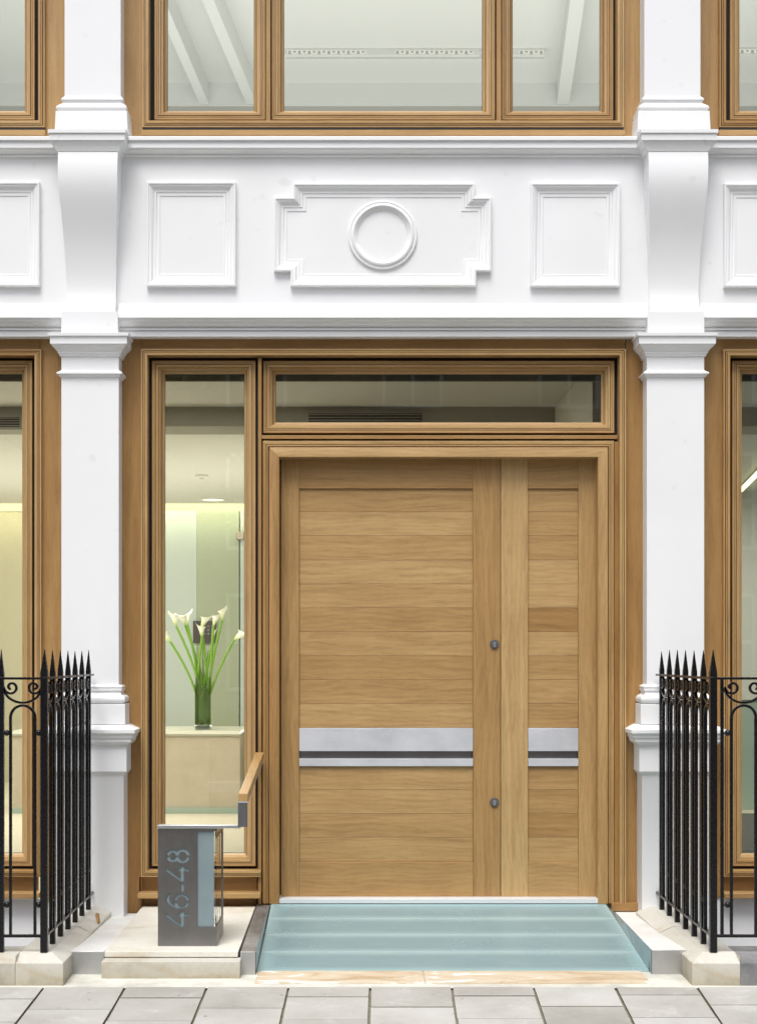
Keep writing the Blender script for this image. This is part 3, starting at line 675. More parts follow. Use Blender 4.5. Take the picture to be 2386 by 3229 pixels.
# vase with callas
Dv = 13.95; vx = (641-VX)*Dv/F; vs = F/Dv; vz = zt
def vp(x, y, dy=0): return ((x-VX)/vs, Yi(Dv)+dy, ZC-(y-VY)/vs)
va = empty('flower_vase', (vx, Yi(Dv), vz)); tag(va, 'tall square clear glass vase on the reception desk', 'vase')
hw, hh = .066, 165/vs
mb = MB()
for s1, s2 in ((-1,0),(1,0),(0,-1),(0,1)):
    if s1: mb.box(s1*hw-.003, s1*hw+.003, -hw, hw, .003, hh, 'clear_glass')
    else: mb.box(-hw+.004, hw-.004, s2*hw-.003, s2*hw+.003, .003, hh, 'clear_glass')
mb.build('glass_wall', va, smooth=False)
mb = MB(); mb.box(-hw-.002, hw+.002, -hw-.002, hw+.002, .001, .03, 'screen_frost'); mb.build('base', va, bevel=.003)
for sgn, zc_, hgt, wdt in ((-1, .045, .37, .055), (1, .05, .33, .05)):
    lf_ = MB(); nu, nv = 8, 14
    def lp(i, j):
        v_ = j/nv; wv_ = wdt*math.sin(math.pi*min(1, (.06+v_*.94)))**.6; a_ = (i/nu-.5)*2
        return (sgn*.018+wv_*a_, -.035-sgn*.012+.02*a_*a_, zc_+hgt*v_)
    for i in range(nu):
        for j in range(nv): lf_.face([lp(i,j), lp(i+1,j), lp(i+1,j+1), lp(i,j+1)], 'leaf_dark', [(i/nu, j/nv*3), ((i+1)/nu, j/nv*3), ((i+1)/nu, (j+1)/nv*3), (i/nu, (j+1)/nv*3)])
    q = tag(lf_.build('vase_leaf'), 'broad dark green leaf lining the %s half of the glass vase' % ('left' if sgn < 0 else 'right'), 'leaf', 'leaves inside the vase'); q.location = (vx, Yi(Dv), vz)
heads = [(178,1000,-12,'second lily from the left, upright'), (232,1000,-25,'third lily from the left, leaning left'), (280,985,6,'tall narrow lily in the left cluster'), (408,1015,25,'central upper lily in front of the control panel'), (384,1085,-8,'central lower lily in front of the control panel'), (498,1005,18,'wide lily at the right of the control panel'), (552,960,2,'topmost white lily at the right'), (487,1105,8,'small closed lily bud below the wide lily'), (688,1128,52,'rightmost lily bending over to the right'), (102,1135,-38,'leftmost lily bending over to the left')]
for i, (hx_, hy_, tilt, lab) in enumerate(heads):
    X, Y, Zh = vp(480+.4025*hx_, 1550+.4025*hy_, random.uniform(-.05,.05)); g = empty('calla_lily', (X, Y, Zh)); tag(g, 'white calla lily: '+lab, 'lily', 'calla lilies in the glass vase')
    s_ = .60 if 'bud' in lab else random.uniform(.92, 1.08); ln, wd = .150*s_, .045*s_*(.55 if 'bud' in lab or 'narrow' in lab else 1)
    rot = Matrix.Rotation(R(tilt), 3, 'Y'); yaw = Matrix.Rotation(R(random.uniform(-30,30) + (180 if tilt < 0 else 0)), 3, 'Z')
    mb = MB(); nu, nv = 20, 9
    def sp_(i, j):
        a_ = 2*math.pi*i/nu; v_ = j/nv; tip = math.cos(a_)*.5+.5
        h_ = ln*(.72*v_+.28*v_*tip**3)-.022*s_*(1-tip)*max(0, v_-.7)*3.3; r_ = wd*(.16+.62*v_**.85+.34*v_**5)*(1-.40*tip**4*v_**3)
        p = Vector((r_*math.cos(a_)+.012*s_*v_**3*tip, r_*math.sin(a_), h_-ln*.45)); return tuple(rot @ (yaw @ p))
    for a_ in range(nu):
        for j in range(nv): mb.face([sp_(a_,j), sp_(a_+1,j), sp_(a_+1,j+1), sp_(a_,j+1)], 'lily_white', [(a_/nu, j/nv), ((a_+1)/nu, j/nv), ((a_+1)/nu, (j+1)/nv), (a_/nu, (j+1)/nv)])
    mb.build('spathe', g, angle=80)
    mb = MB(); mb.tube([tuple(rot @ Vector((0,0,-ln*.4))), tuple(rot @ Vector((0,0,ln*.06)))], .005*s_, 'stamen'); mb.build('spadix', g)
    base = Vector((vx-X+random.uniform(-.035,.035)+ (.03 if hx_ > 400 else -.03), Yi(Dv)-Y+random.uniform(-.02,.02), vz+.30-Zh)); top = rot @ Vector((0,0,-ln*.45))
    ctrl = Vector((top.x*.2+base.x*.8, 0, top.z*.45+base.z*.55)) if abs(hx_-395) < 200 else Vector((base.x*.72, 0, top.z*.30+base.z*.52))
    pts = []
    for k in range(15):
        t_ = k/14; p = top*(1-t_)**2+ctrl*2*t_*(1-t_)+base*t_*t_; pts.append(tuple(p))
    pts.append(tuple(base+Vector((0,0,-.26)))); mb = MB(); mb.tube(pts, .0115, 'stem_green', 8); mb.build('stem', g)
for k in range(3):
    X, Y, Zh = vp(480+.4025*(345+k*45), 1550+.4025*1300, .04); g = MB(); g.tube([(X,Y,Zh+.12-.03*k),(vx+.01*(k-1),Y,vz+.38),(vx+.01*(k-1),Y,vz+.1)], .012, 'leaf_dark', 8, radii=[.003,.013,.011]); tag(g.build('long_leaf'), 'slender dark green leaf blade standing among the lily stems', 'leaf', 'dark leaf blades in the vase')
# right room: frosted screen with pale rail, tube light
sg = empty('office_screen', (4, Yi(14), ZF)); tag(sg, 'frosted green glass office screen with white top rail behind the far right window', 'screen')
zr = ZC-(2165-VY)*14/F
mb = MB(); mb.box(-2.3, 1.5, -.03, .03, zr-.03-ZF, zr-ZF, 'interior_white'); mb.box(-2.3, 1.5, -.03, .03, zr-.12-ZF, zr-.09-ZF, 'interior_white'); mb.build('top_rail', sg)
mb = MB(); mb.box(-2.3, 1.5, -.01, .01, .001, zr-.121-ZF, 'screen_frost'); mb.build('glass_panel', sg)
mb = MB(); mb.box(1.52, 5.5, .9, Yi(13.6), ZF+.002, ZF+.006, 'carpet_dark'); struct(mb, 'office_carpet')
tl = empty('tube_lamp', (0,0,0)); tag(tl, 'lit diagonal fluorescent tube on the office ceiling behind the far right window', 'tube lamp')
a = Vector(((2335-VX)*15.1/F, Yi(15.1), 3.2)); b_ = Vector(((2400-VX)*13.4/F, Yi(13.4), 3.2)); a2 = a; b2 = a+(b_-a)*1.6
mb = MB(); mb.tube([tuple(a2), tuple(b2)], .022, 'tube_light', 10); mb.build('tube', tl); mb = MB(); mb.tube([tuple(a2+Vector((0,0,.028))), tuple(b2+Vector((0,0,.028)))], .02, 'interior_white', square=True); mb.build('batten', tl)

# upper floor room
uw = MB(); ZU = 7.3
uw.box(-5.2, 5.6, .41, 9.2, 4.2, 4.4, 'interior_grey'); struct(uw, 'upper_floor')
uc = MB(); uc.box(-5.2, 5.6, .2, Yi(17), ZU, ZU+.1, 'interior_upper'); struct(uc, 'upper_ceiling')
uw = MB(); uw.box(-5.2, 5.6, Yi(15.5), Yi(15.6), 4.4, 7.075, 'interior_grey'); uw.box(-5.2, 5.6, Yi(15.47), Yi(15.6), 7.0755, ZU, 'interior_upper'); uw.box(-5.3, -5.2, .41, Yi(15.5), 4.4, ZU, 'interior_upper'); uw.box(5.6, 5.7, .41, Yi(15.5), 4.4, ZU, 'interior_upper'); struct(uw, 'upper_room_wall')
def beam(x0, d0_, x1, d1_, wdt, label):
    a = Vector((x0, Yi(d0_), 0)); b_ = Vector((x1, Yi(d1_), 0)); mb = MB()
    q = [(a.x, a.y), (a.x+wdt, a.y), (b_.x+wdt, b_.y), (b_.x, b_.y)]; lo, hi = ZU-.22, ZU-.0005
    mb.face([(p[0],p[1],lo) for p in q], 'interior_upper')
    for i in range(4): A, Bq = q[i], q[(i+1)%4]; mb.face([(A[0],A[1],lo),(Bq[0],Bq[1],lo),(Bq[0],Bq[1],hi),(A[0],A[1],hi)], 'interior_upper')
    tag(mb.build('ceiling_beam', smooth=False), label, 'beam', 'beams under the upper ceiling')
beam(-1.585, 9.2, -1.066, 15.45, .10, 'pale ceiling beam behind the left light of the upper window'); beam(-1.89, 9.2, -1.53, 15.45, .09, 'pale ceiling beam at the left edge of the upper window')
beam(1.485, 9.2, 2.02, 15.45, .12, 'pale ceiling beam behind the right light of the upper window')
db = MB(); db.box(-.64, 1.80, Yi(14.72), Yi(14.78), ZU-.05, ZU-.0005, 'interior_upper'); tag(db.build('ceiling_downstand'), 'pale boxed downstand crossing the upper ceiling', 'beam')
def striplamp(X0, X1, Dd, label):
    g = empty('strip_lamp', (X0, Yi(Dd), ZU)); tag(g, label, 'strip lamp', 'louvred strip lamps on the upper ceiling')
    ln = X1-X0; mb = MB(); mb.box(0, ln, -.03, .03, -.06, -.001, 'interior_upper'); mb.build('housing', g)
    a_ = 0
    for k in range(2):
        xa = ln*(.02+k*.55); xb = xa+ln*.40; mb = MB(); mb.box(xa, xb, -.034, -.0305, -.052, -.02, 'louvre_light'); mb.build('tube', g)
        mb = MB(); n = int((xb-xa)/.045)
        for i in range(n): mb.box(xa+(xb-xa)*(i+.2)/n, xa+(xb-xa)*(i+.75)/n, -.038, -.0345, -.056+.012*(i%2), -.028, 'interior_grey')
        o = mb.build('louvre', g)
striplamp(-.66, 1.18, 14.62, 'long louvred strip lamp behind the middle light of the upper window'); striplamp(1.22, 1.80, 14.62, 'short louvred strip lamp behind the right light of the upper window'); striplamp(3.4, 4.6, 14.6, 'louvred strip lamp behind the far right upper window')
area('upper_fill', (.3, Yi(12.3), 4.5), 9, 5.5, 128, (1,1,.95), (R(180),0,0))  # unseen fill below the sill, added to brighten the upper ceiling

# ================================================================== GROUND
gr = MB(); gr.face([(-150,-150,-.36),(150,-150,-.36),(150,-3.3-2.6,-.36),(-150,-3.3-2.6,-.36)], 'asphalt'); struct(gr, 'road')
S_P = 378/F; zp = lambda Dd: .078-S_P*(7.19-Dd)
pv = MB()
pv.face([(-20, Yi(3.0), zp(3.0)-.012), (20, Yi(3.0), zp(3.0)-.012), (20, Yi(7.19), .066), (-20, Yi(7.19), .066)], 'joint_moss')
k_ = .0229
colx = lambda i: .0756-.37415*20+i*.37415
for i in range(0, 42):
    x0, x1 = colx(i), colx(i+1)
    odd = (i-20) % 2 == 0       # column starting at joint E
    phase = 6.975 if ((i-21) % 2 == 0) else 6.815
    xm = (x0+x1)/2
    phase += -.0 + (.02*(xm) if True else 0)
    ds = [7.128-.002*random.random()]
    dcur = phase
    while dcur > 3.1: ds.append(dcur); dcur -= .328
    ds.append(3.0)
    for a_, b_ in zip(ds, ds[1:]):
        g0 = .0055+random.random()*.003; tone = random.random(); up_ = random.uniform(0, .0025)
        if a_-b_ < .02: continue
        q = []
        for (xx, sgn), dd_ in (((x0, 1), b_+g0), ((x1, -1), b_+g0), ((x1, -1), a_-.001), ((x0, 1), a_-.001)):
            q.append((xx+sgn*(.0042+random.random()*.0035)+(7.125-dd_)*-k_, Yi(dd_), zp(dd_)+up_))
        pv.face(q, 'paving', None, tone)
        for j in range(4):
            A, Bq = q[j], q[(j+1)%4]; pv.face([A, Bq, (Bq[0],Bq[1],Bq[2]-.012), (A[0],A[1],A[2]-.012)], 'joint_moss', None, tone)
struct(pv, 'pavement', smooth=False)
kb = MB(); kb.box(-20, 20, Yi(2.85), Yi(3.0), -.5, zp(3.0)-.001, 'slate_stone'); struct(kb, 'road_kerb', bevel=.01)
gb = MB(); gb.face([(-20, Yi(7.12), .071), (20, Yi(7.12), .071), (20, Yi(7.62), .079), (-20, Yi(7.62), .079)], 'mortar'); gb.face([(-1.5,Yi(7.6),.03),(1.75,Yi(7.6),.03),(1.75,.0,.05),(-1.5,.0,.05)], 'mortar'); struct(gb, 'mortar_bed')
# moss sprigs at the top of joints
# sandstone strip in front of the ramp
X = lambda x, s_: (x-VX)/s_
st = MB()
for a_, b_ in ((-.457, .33), (.333, 1.375)): st.box(a_, b_, Yi(7.205), Yi(7.46), .02, .0815, 'sandstone_strip')
tag(st.build('sandstone_sill', bevel=.003), 'worn orange sandstone strip at the foot of the glass ramp', 'stone sill')
# ramp
rp = empty('glass_ramp', (.475, Yi(8.1), .07)); tag(rp, 'frosted blue green glass ramp of four sheets leading up to the oak door', 'ramp')
dd = [8.742, 8.426, 8.10, 7.779, 7.458]; zr_ = lambda Dd: .0815+(Dd-7.455)*(.197-.0815)/(8.75-7.455)
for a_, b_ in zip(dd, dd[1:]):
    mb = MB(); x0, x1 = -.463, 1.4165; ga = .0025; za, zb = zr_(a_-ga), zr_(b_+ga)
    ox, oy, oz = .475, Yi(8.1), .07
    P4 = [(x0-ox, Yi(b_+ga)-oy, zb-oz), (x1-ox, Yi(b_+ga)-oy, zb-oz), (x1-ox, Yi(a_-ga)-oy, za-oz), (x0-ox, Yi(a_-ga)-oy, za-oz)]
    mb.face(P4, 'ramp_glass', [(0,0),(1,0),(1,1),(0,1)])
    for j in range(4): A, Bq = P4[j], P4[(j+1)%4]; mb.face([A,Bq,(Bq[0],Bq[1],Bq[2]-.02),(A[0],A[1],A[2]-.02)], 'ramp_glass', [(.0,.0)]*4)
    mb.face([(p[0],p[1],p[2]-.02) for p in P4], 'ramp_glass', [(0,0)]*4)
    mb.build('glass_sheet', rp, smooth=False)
mb = MB(); q_ = []
for dj in (7.46, 7.9, 8.3, 8.738):
    tj = (dj-7.41)/(8.74-7.41); q_.append(((1.417-.475, Yi(dj)-Yi(8.1), zr_(dj)-.07-.0005), (1.4205+.0445*tj-.475, Yi(dj)-Yi(8.1), .1895-.035*tj-.07+.0005)))
for A, Bq in zip(q_, q_[1:]): mb.face([A[0], A[1], Bq[1], Bq[0]], 'ramp_side_glass')
mb.build('side_sheet', rp, smooth=False)
for dj in dd[1:-1]:
    mb = MB(); zj = zr_(dj)-.07; mb.face([(-.462-.475, Yi(dj-.0024)-Yi(8.1), zr_(dj-.0024)-.07+.0003), (1.416-.475, Yi(dj-.0024)-Yi(8.1), zr_(dj-.0024)-.07+.0003), (1.416-.475, Yi(dj+.0024)-Yi(8.1), zr_(dj+.0024)-.07+.0003), (-.462-.475, Yi(dj+.0024)-Yi(8.1), zr_(dj+.0024)-.07+.0003)], 'aluminium'); mb.build('sealant_joint', rp, smooth=False)
mb = MB(); mb.face([(-.466-.475, Yi(7.46)-Yi(8.1), zr_(7.46)-.004-.07), (1.42-.475, Yi(7.46)-Yi(8.1), zr_(7.46)-.004-.07), (1.42-.475, -Yi(8.1)-.006, zr_(8.744)-.004-.07), (-.466-.475, -Yi(8.1)-.006, zr_(8.744)-.004-.07)], 'steel'); mb.build('support_frame', rp)
# stone platform
ZP = .185
pf = empty('stone_platform', (-.87, Yi(8.0), 0)); tag(pf, 'pale limestone platform with lower step under the house number pillar', 'stone platform')
def wbox(par, name, x0, x1, d0_, d1_, z0, z1, m, tone=.8, bevel=.003):
    mb = MB(); L_ = par.location if par else Vector((0,0,0)); mb.box(x0-L_.x, x1-L_.x, Yi(d0_)-L_.y, Yi(d1_)-L_.y, z0-L_.z, z1-L_.z, m, tone); return mb.build(name, par, bevel=bevel)
wbox(pf, 'top_slab', -1.187, -.551, 7.40, 8.74, .158, ZP, 'limestone', .95)
wbox(pf, 'riser', -1.18, -.556, 7.425, 8.7, .05, .1575, 'limestone', .6)
wbox(pf, 'lower_step', -1.187, -.5355, 7.315, 7.424, .03, .1545, 'limestone', .42)
# edging kerbs
def kerb(front, rear, d0_, d1_, zf, zr2, zb, top, name, label, cat, inner=None, fm='steel_bright'):
    g = empty(name, ((front[0]+front[1])/2, Yi(d0_), zb)); tag(g, label, cat)
    ox, oy, oz = g.location
    A = [(front[0],Yi(d0_),zf),(front[1],Yi(d0_),zf),(rear[1],Yi(d1_),zr2),(rear[0],Yi(d1_),zr2)]
    Bt = [(p[0],p[1],zb) for p in A]; q = lambda L_: [(p[0]-ox, p[1]-oy, p[2]-oz) for p in L_]
    mb = MB(); mb.face(q(A), top, None, .95); o = mb.face(q([A[1],A[2],Bt[2],Bt[1]]), top, None, .95); mb.face(q([A[0],A[3],Bt[3],Bt[0]]), top, None, .95); mb.face(q([A[2],A[3],Bt[3],Bt[2]]), top, None, .95); mb.face(q([A[0],A[1],Bt[1],Bt[0]]), top, None, .95); mb.face(q(Bt), top)
    mb.build('coping', g, bevel=.001, smooth=False)
    fp = MB(); y_ = Yi(d0_)-oy; fp.box(front[0]-ox-.0005, front[1]-ox+.0005, y_-.004, y_-.0006, 0, zf-oz+.001, fm); fp.build('steel_face', g, bevel=.0008)
    if inner:
        ip = MB(); sx_, mm = inner
        i0 = 0 if sx_ < 0 else 1; j0 = 3 if sx_ < 0 else 2; e_ = .003*sx_
        ip.face(q([(A[i0][0]+e_,A[i0][1]-.003,zf+.001),(A[j0][0]+e_,A[j0][1],zr2+.001),(A[j0][0]+e_,A[j0][1],zb),(A[i0][0]+e_,A[i0][1]-.003,zb)]), mm)
        ip.face(q([(A[i0][0]+e_,A[i0][1]-.003,zf+.001),(A[j0][0]+e_,A[j0][1],zr2+.001),(A[j0][0],A[j0][1],zr2+.001),(A[i0][0],A[i0][1]-.003,zf+.001)]), mm)
        ip.build('side_glass', g, smooth=False)
kerb((-.539,-.468), (-.545,-.473), 7.40, 8.745, .184, .190, .055, 'steel_worn', 'ramp_kerb', 'narrow weathered steel kerb along the left side of the glass ramp', 'kerb', (1, 'ramp_side_glass'))
kerb((1.421,1.587), (1.466,1.592), 7.41, 8.74, .190, .155, .06, 'white_stone', 'ramp_kerb', 'white stone kerb with steel front along the right side of the glass ramp', 'kerb', (-1, 'ramp_side_glass'))
kerb((-1.362,-1.19), (-1.385,-1.19), 7.41, 8.73, .183, .146, .045, 'white_stone', 'edging_strip', 'white stone strip with stainless steel front between left railing plinth and platform', 'edging', None, 'steel_bright')
for a_, b_ in ((-1.45,-1.187),(1.36, 1.62)): pass

# house number pillar
PX0, PX1, PD0, PD1, PZ1 = -.9497, -.6635, 7.538, 7.91, .757
hp = empty('house_number_pillar', ((PX0+PX1)/2, Yi(7.72), ZP)); tag(hp, 'steel entrance pillar with cut out number 46-48, glass insert and oak handrail', 'entrance pillar')
cxp, cyp = hp.location.x, hp.location.y
def zx(x): return PX0+(x-405)/(1045-405)*(PX1-PX0)-cxp
def zz(y): return (PZ1-(y-40)/(1325-40)*(PZ1-ZP))-ZP
yf = Yi(PD0)-cyp; yb = Yi(PD1)-cyp
plate = MB(); plate.box(zx(405), zx(1045), yf, yf+.004, zz(1325), zz(40), 'steel', grain=2)
pl_o = plate.build('number_plate', hp, smooth=False)
# cutters for the digits (drawn in the plate's plane)
def prism(poly, y0, y1):
    bm = bmesh.new(); A = [bm.verts.new((x, y0, z)) for x, z in poly]; Bv = [bm.verts.new((x, y1, z)) for x, z in poly]; n = len(poly)
    bm.faces.new(A); bm.faces.new(Bv[::-1])
    for i in range(n): bm.faces.new([A[i], Bv[i], Bv[(i+1)%n], A[(i+1)%n]])
    bmesh.ops.recalc_face_normals(bm, faces=bm.faces); return bm
def ringseg(cx, cy, r0, r1, a0, a1, n=40, sx_=1):
    P1 = [(cx+sx_*r1*math.cos(a0+(a1-a0)*i/n), cy+r1*math.sin(a0+(a1-a0)*i/n)) for i in range(n+1)]
    P0 = [(cx+sx_*r0*math.cos(a0+(a1-a0)*i/n), cy+r0*math.sin(a0+(a1-a0)*i/n)) for i in range(n, -1, -1)]
    return P1+P0
def off(poly, dy): return [(x, y+dy) for x, y in poly]
four = [[(492,960),(492,1004),(655,1119),(687,1119),(687,1080),(650,1080)], [(650,940),(685,940),(685,1116),(650,1116)], [(617,966),(745,966),(745,1003),(617,1003)]]
cut = [four[0], four[1], four[2]]
cut += [off(q, -496) for q in four]
cut += [[(833,72),(1060,72),(1060,1113),(833,1113)]]
cut += [[(653,637),(686,637),(686,735),(653,735)]]
g_ = .035
cut += [ringseg(662,833,50,85, g_, math.pi-g_), ringseg(662,833,50,85, math.pi+g_, 2*math.pi-g_)]
six = []
path6 = [(660,917),(600,912),(553,893),(520,865),(503,832),(502,800),(516,776),(540,762),(556,758)]
def strokepoly(pts, w_):
    Lp, Rp = [], []
    for i, p in enumerate(pts):
        a_ = pts[max(0, i-1)]; b_ = pts[min(len(pts)-1, i+1)]; dx_, dy_ = b_[0]-a_[0], b_[1]-a_[1]; l = math.hypot(dx_, dy_)
        Lp.append((p[0]-dy_/l*w_/2, p[1]+dx_/l*w_/2)); Rp.append((p[0]+dy_/l*w_/2, p[1]-dx_/l*w_/2))
    return Lp+Rp[::-1]
s6 = [(640,902),(598,896),(560,878),(530,852),(512,822),(511,795),(524,775),(545,765),(556,762)]
cut += [strokepoly(s6, 33)]
for (c0, c1, r0, r1) in ((672,338,42,83), (564,338,33,72)):
    for a0, a1 in ((0, math.pi), (math.pi, 2*math.pi)):
        cut.append(ringseg(c0, c1, r0, r1, a0+.045, a1-.045))
for poly in cut:
    bm = prism([(zx(x), zz(y)) for x, y in poly], yf-.02, yf+.03); me = bpy.data.meshes.new('cut'); bm.to_mesh(me); bm.free()
    co = bpy.data.objects.new('cut', me); C.objects.link(co); co.parent = hp
    md = pl_o.modifiers.new('b', 'BOOLEAN'); md.object = co; md.operation = 'DIFFERENCE'; md.solver = 'EXACT'
    bpy.context.view_layer.update()
    dg = bpy.context.evaluated_depsgraph_get(); nm = bpy.data.meshes.new_from_object(pl_o.evaluated_get(dg)); pl_o.modifiers.clear(); pl_o.data = nm
    bpy.data.objects.remove(co)
def hb(name, x0, x1, y0, y1, z0, z1, m, bv=.001): mb = MB(); mb.box(x0, x1, y0, y1, z0, z1, m, grain=2); return mb.build(name, hp, bevel=bv)
hb('shell', zx(405), zx(405)+.006, yf+.0065, yb, 0.0005, zz(40)-.034, 'steel')
mb = MB(); zo = zz(1113); mb.box(zx(1045)-.006, zx(1045), yf+.0065, yb-.05, 0, zo+.002, 'steel'); mb.box(zx(405)+.007, zx(1045)-.007, yf+.0065, yb, .0, .012, 'steel_dark')
mb.box(zx(833)+.0005, zx(1045)-.0065, yf+.0065, yb-.06, zo-.004, zo, 'steel_bright')
mb.box(zx(1045)-.006, zx(1045), yb-.05+.0005, yb, 0, zz(40)-.036, 'steel'); mb.box(zx(405)+.007, zx(1045)-.0065, yb-.006, yb, 0.013, zz(40), 'steel', skip='') if False else None
mb.box(zx(1045)-.006, zx(1045), yf+.0065, yb-.05, zz(72)-.034, zz(40)-.036, 'steel')
mb.build('shell', hp, bevel=.0006)
hb('glass_insert', zx(412), zx(1012), yf+.0062, yf+.016, .014, zz(66), 'frosted_blue')
mb = MB(); mb.box(zx(1013), zx(1028), yf+.014, yf+.020, zo+.001, zz(72), 'clear_glass'); mb.box(zx(1028)-.002, zx(1028)+.004, yf+.012, yb-.06, zo+.001, zz(72), 'clear_glass'); mb.build('glass_insert', hp, smooth=False)
ztp = zz(38)
def slab(name, x0, x1, y0, y1, z0, z1, zr0, zr1, m):
    P = [(x0,y0,z0),(x1,y0,z0),(x1,y0,z1),(x0,y0,z1),(x0,y1,zr0),(x1,y1,zr0),(x1,y1,zr1),(x0,y1,zr1)]; q_ = MB()
    for q in ((0,1,2,3),(5,4,7,6),(4,0,3,7),(1,5,6,2),(3,2,6,7),(4,5,1,0)): q_.face([P[i] for i in q], m)
    return q_.build(name, hp, bevel=.0015)
slab('top_plate', zx(405)-.003, px(755,Yi(7.5))-cxp, yf-.012, yf+.07, ztp, ztp+.0155, ztp-.003, ztp+.0125, 'steel_bright')
slab('top_glass', zx(430), zx(1043), yf+.071, yb+.004, ztp-.0035, ztp+.0095, ztp-.030, ztp-.021, 'ramp_side_glass')
Yh = Yi(7.50)
bx0, bx1 = px(749.8,Yh)-cxp, px(780,Yh)-cxp
bkt = MB(); bkt.box(bx0, bx1, Yh-cyp, Yh-cyp+.012, Z(2608.7,Yh)-ZP, Z(2531,Yh)-ZP, 'steel_dark'); bkt.build('bracket', hp, bevel=.001)
# handrail: sloping oak bar running back to the door frame
hr = MB(); xh0, xh1 = px(751.7,Yh)-cxp, px(781,Yh)-cxp
yA, yB = Yh-cyp, -.045-cyp; zA0, zA1 = Z(2528,Yh)-ZP, Z(2503,Yh)-ZP; zB1 = Z(2372,-.02)-ZP; th_ = (zA1-zA0)
xr0, xr1 = px(806.8,-.02)-cxp, px(832,-.02)-cxp
P8 = [(xh0,yA,zA0),(xh1,yA,zA0),(xh1,yA,zA1),(xh0,yA,zA1),(xr0,yB,zB1-th_),(xr1,yB,zB1-th_),(xr1,yB,zB1),(xr0,yB,zB1)]
for q in ((0,1,2,3),(4,5,6,7),(0,1,5,4),(1,2,6,5),(2,3,7,6),(3,0,4,7)):
    hr.face([P8[i] for i in q], 'oak_rail', [(P8[i][1], P8[i][0]+P8[i][2]) for i in q], .6)
hr.build('handrail', hp, bevel=.002)
pr_ = MB(); q8 = [(p[0], p[1]+(.002 if i < 4 else 0), p[2]) for i, p in enumerate(P8)]
lo0, lo1, lo4, lo5 = P8[0], P8[1], P8[4], P8[5]
pr_.face([(lo0[0]+.002,lo0[1],lo0[2]-.0005),(lo1[0]-.002,lo1[1],lo1[2]-.0005),(lo5[0]-.002,lo5[1],lo5[2]-.0005),(lo4[0]+.002,lo4[1],lo4[2]-.0005)], 'aluminium')
pr_.face([(lo0[0]+.002,lo0[1],lo0[2]-.006),(lo1[0]-.002,lo1[1],lo1[2]-.006),(lo5[0]-.002,lo5[1],lo5[2]-.006),(lo4[0]+.002,lo4[1],lo4[2]-.006)], 'aluminium')
for i, j in ((0,1),(1,5),(4,0)):
    A, Bq = P8[i], P8[j]; e_ = lambda p, dz_: (p[0], p[1], p[2]+dz_); pr_.face([e_(A,-.0005), e_(Bq,-.0005), e_(Bq,-.006), e_(A,-.006)], 'aluminium')
pr_.build('rail_plate', hp)

# ================================================================== PLINTHS AND RAILINGS
PT, PE = .2086, .176       # top, chamfer edge height
def plinth(sgn, xo, xi, label, blocks):
    """sgn -1: left return runs back on the left side; xo outer face x, xi inner edge x"""
    g = empty('railing_plinth', ((xo+xi)/2, Yi(7.9), .02)); tag(g, label, 'stone plinth', 'limestone plinths under the railings')
    ox, oy, oz = g.location
    s_ = -sgn
    d0_ = 7.17
    xr = xo-s_*.070    # ridge of chamfer (towards post)
    def F4(mb, pts, m, tone): mb.face([(p[0]-ox, p[1]-oy, p[2]-oz) for p in pts], m, None, tone)
    # return block (side), split in two stones at d=8.0
    for (da, db, tone) in ((7.17, 7.95, .58), (7.953, 8.60, .72)):
        mb = MB(); ya, yb_ = Yi(da), Yi(db); yra = Yi(da+.095) if da < 7.5 else ya
        F4(mb, [(xo,ya,PE),(xo,yb_,PE),(xr,yb_,PT),(xr,yra,PT)], 'limestone', tone)      # side chamfer
        F4(mb, [(xr,yra,PT),(xr,yb_,PT),(xi,yb_,PT),(xi,yra,PT)], 'limestone', tone)     # top
        F4(mb, [(xo,ya,PE),(xo,yb_,PE),(xo,yb_,-.1),(xo,ya,-.1)], 'limestone', tone)
        F4(mb, [(xi,ya,PT),(xi,yb_,PT),(xi,yb_,-.1),(xi,ya,-.1)], 'limestone', tone)
        F4(mb, [(xo,yb_,PE),(xr,yb_,PT),(xi,yb_,PT),(xi,yb_,-.1),(xo,yb_,-.1)], 'limestone', tone)
        if da < 7.5:
            F4(mb, [(xo,ya,PE),(xr,yra,PT),(xi,yra,PT),(xi,ya,PE)], 'limestone', tone)
            F4(mb, [(xo,ya,PE),(xi,ya,PE),(xi,ya,-.1),(xo,ya,-.1)], 'limestone', tone)
        mb.build('stone_block', g, bevel=.003, smooth=False)
    # front run blocks
    for (xa, xb, m, tone) in blocks:
        mb = MB(); ya, yr_, yb_ = Yi(7.17), Yi(7.265), Yi(7.42)
        for q in ([(xa,ya,PE),(xb,ya,PE),(xb,yr_,PT),(xa,yr_,PT)], [(xa,yr_,PT),(xb,yr_,PT),(xb,yb_,PT),(xa,yb_,PT)], [(xa,ya,PE),(xb,ya,PE),(xb,ya,-.1),(xa,ya,-.1)], [(xa,yb_,PT),(xb,yb_,PT),(xb,yb_,-.1),(xa,yb_,-.1)],
                  [(xa,ya,PE),(xa,yr_,PT),(xa,yb_,PT),(xa,yb_,-.1),(xa,ya,-.1)], [(xb,ya,PE),(xb,yr_,PT),(xb,yb_,PT),(xb,yb_,-.1),(xb,ya,-.1)]): F4(mb, q, m, tone)
        mb.build('stone_block', g, bevel=.003, smooth=False)
XPL, XPR = -1.340, 1.561
plinth(-1, XPL, XPL-.22, 'limestone plinth under the railing left of the entrance', [(px(49,Yi(7.17)), XPL-.2205, 'limestone', .5), (-4.8, px(49,Yi(7.17))-.002, 'limestone', .4)])
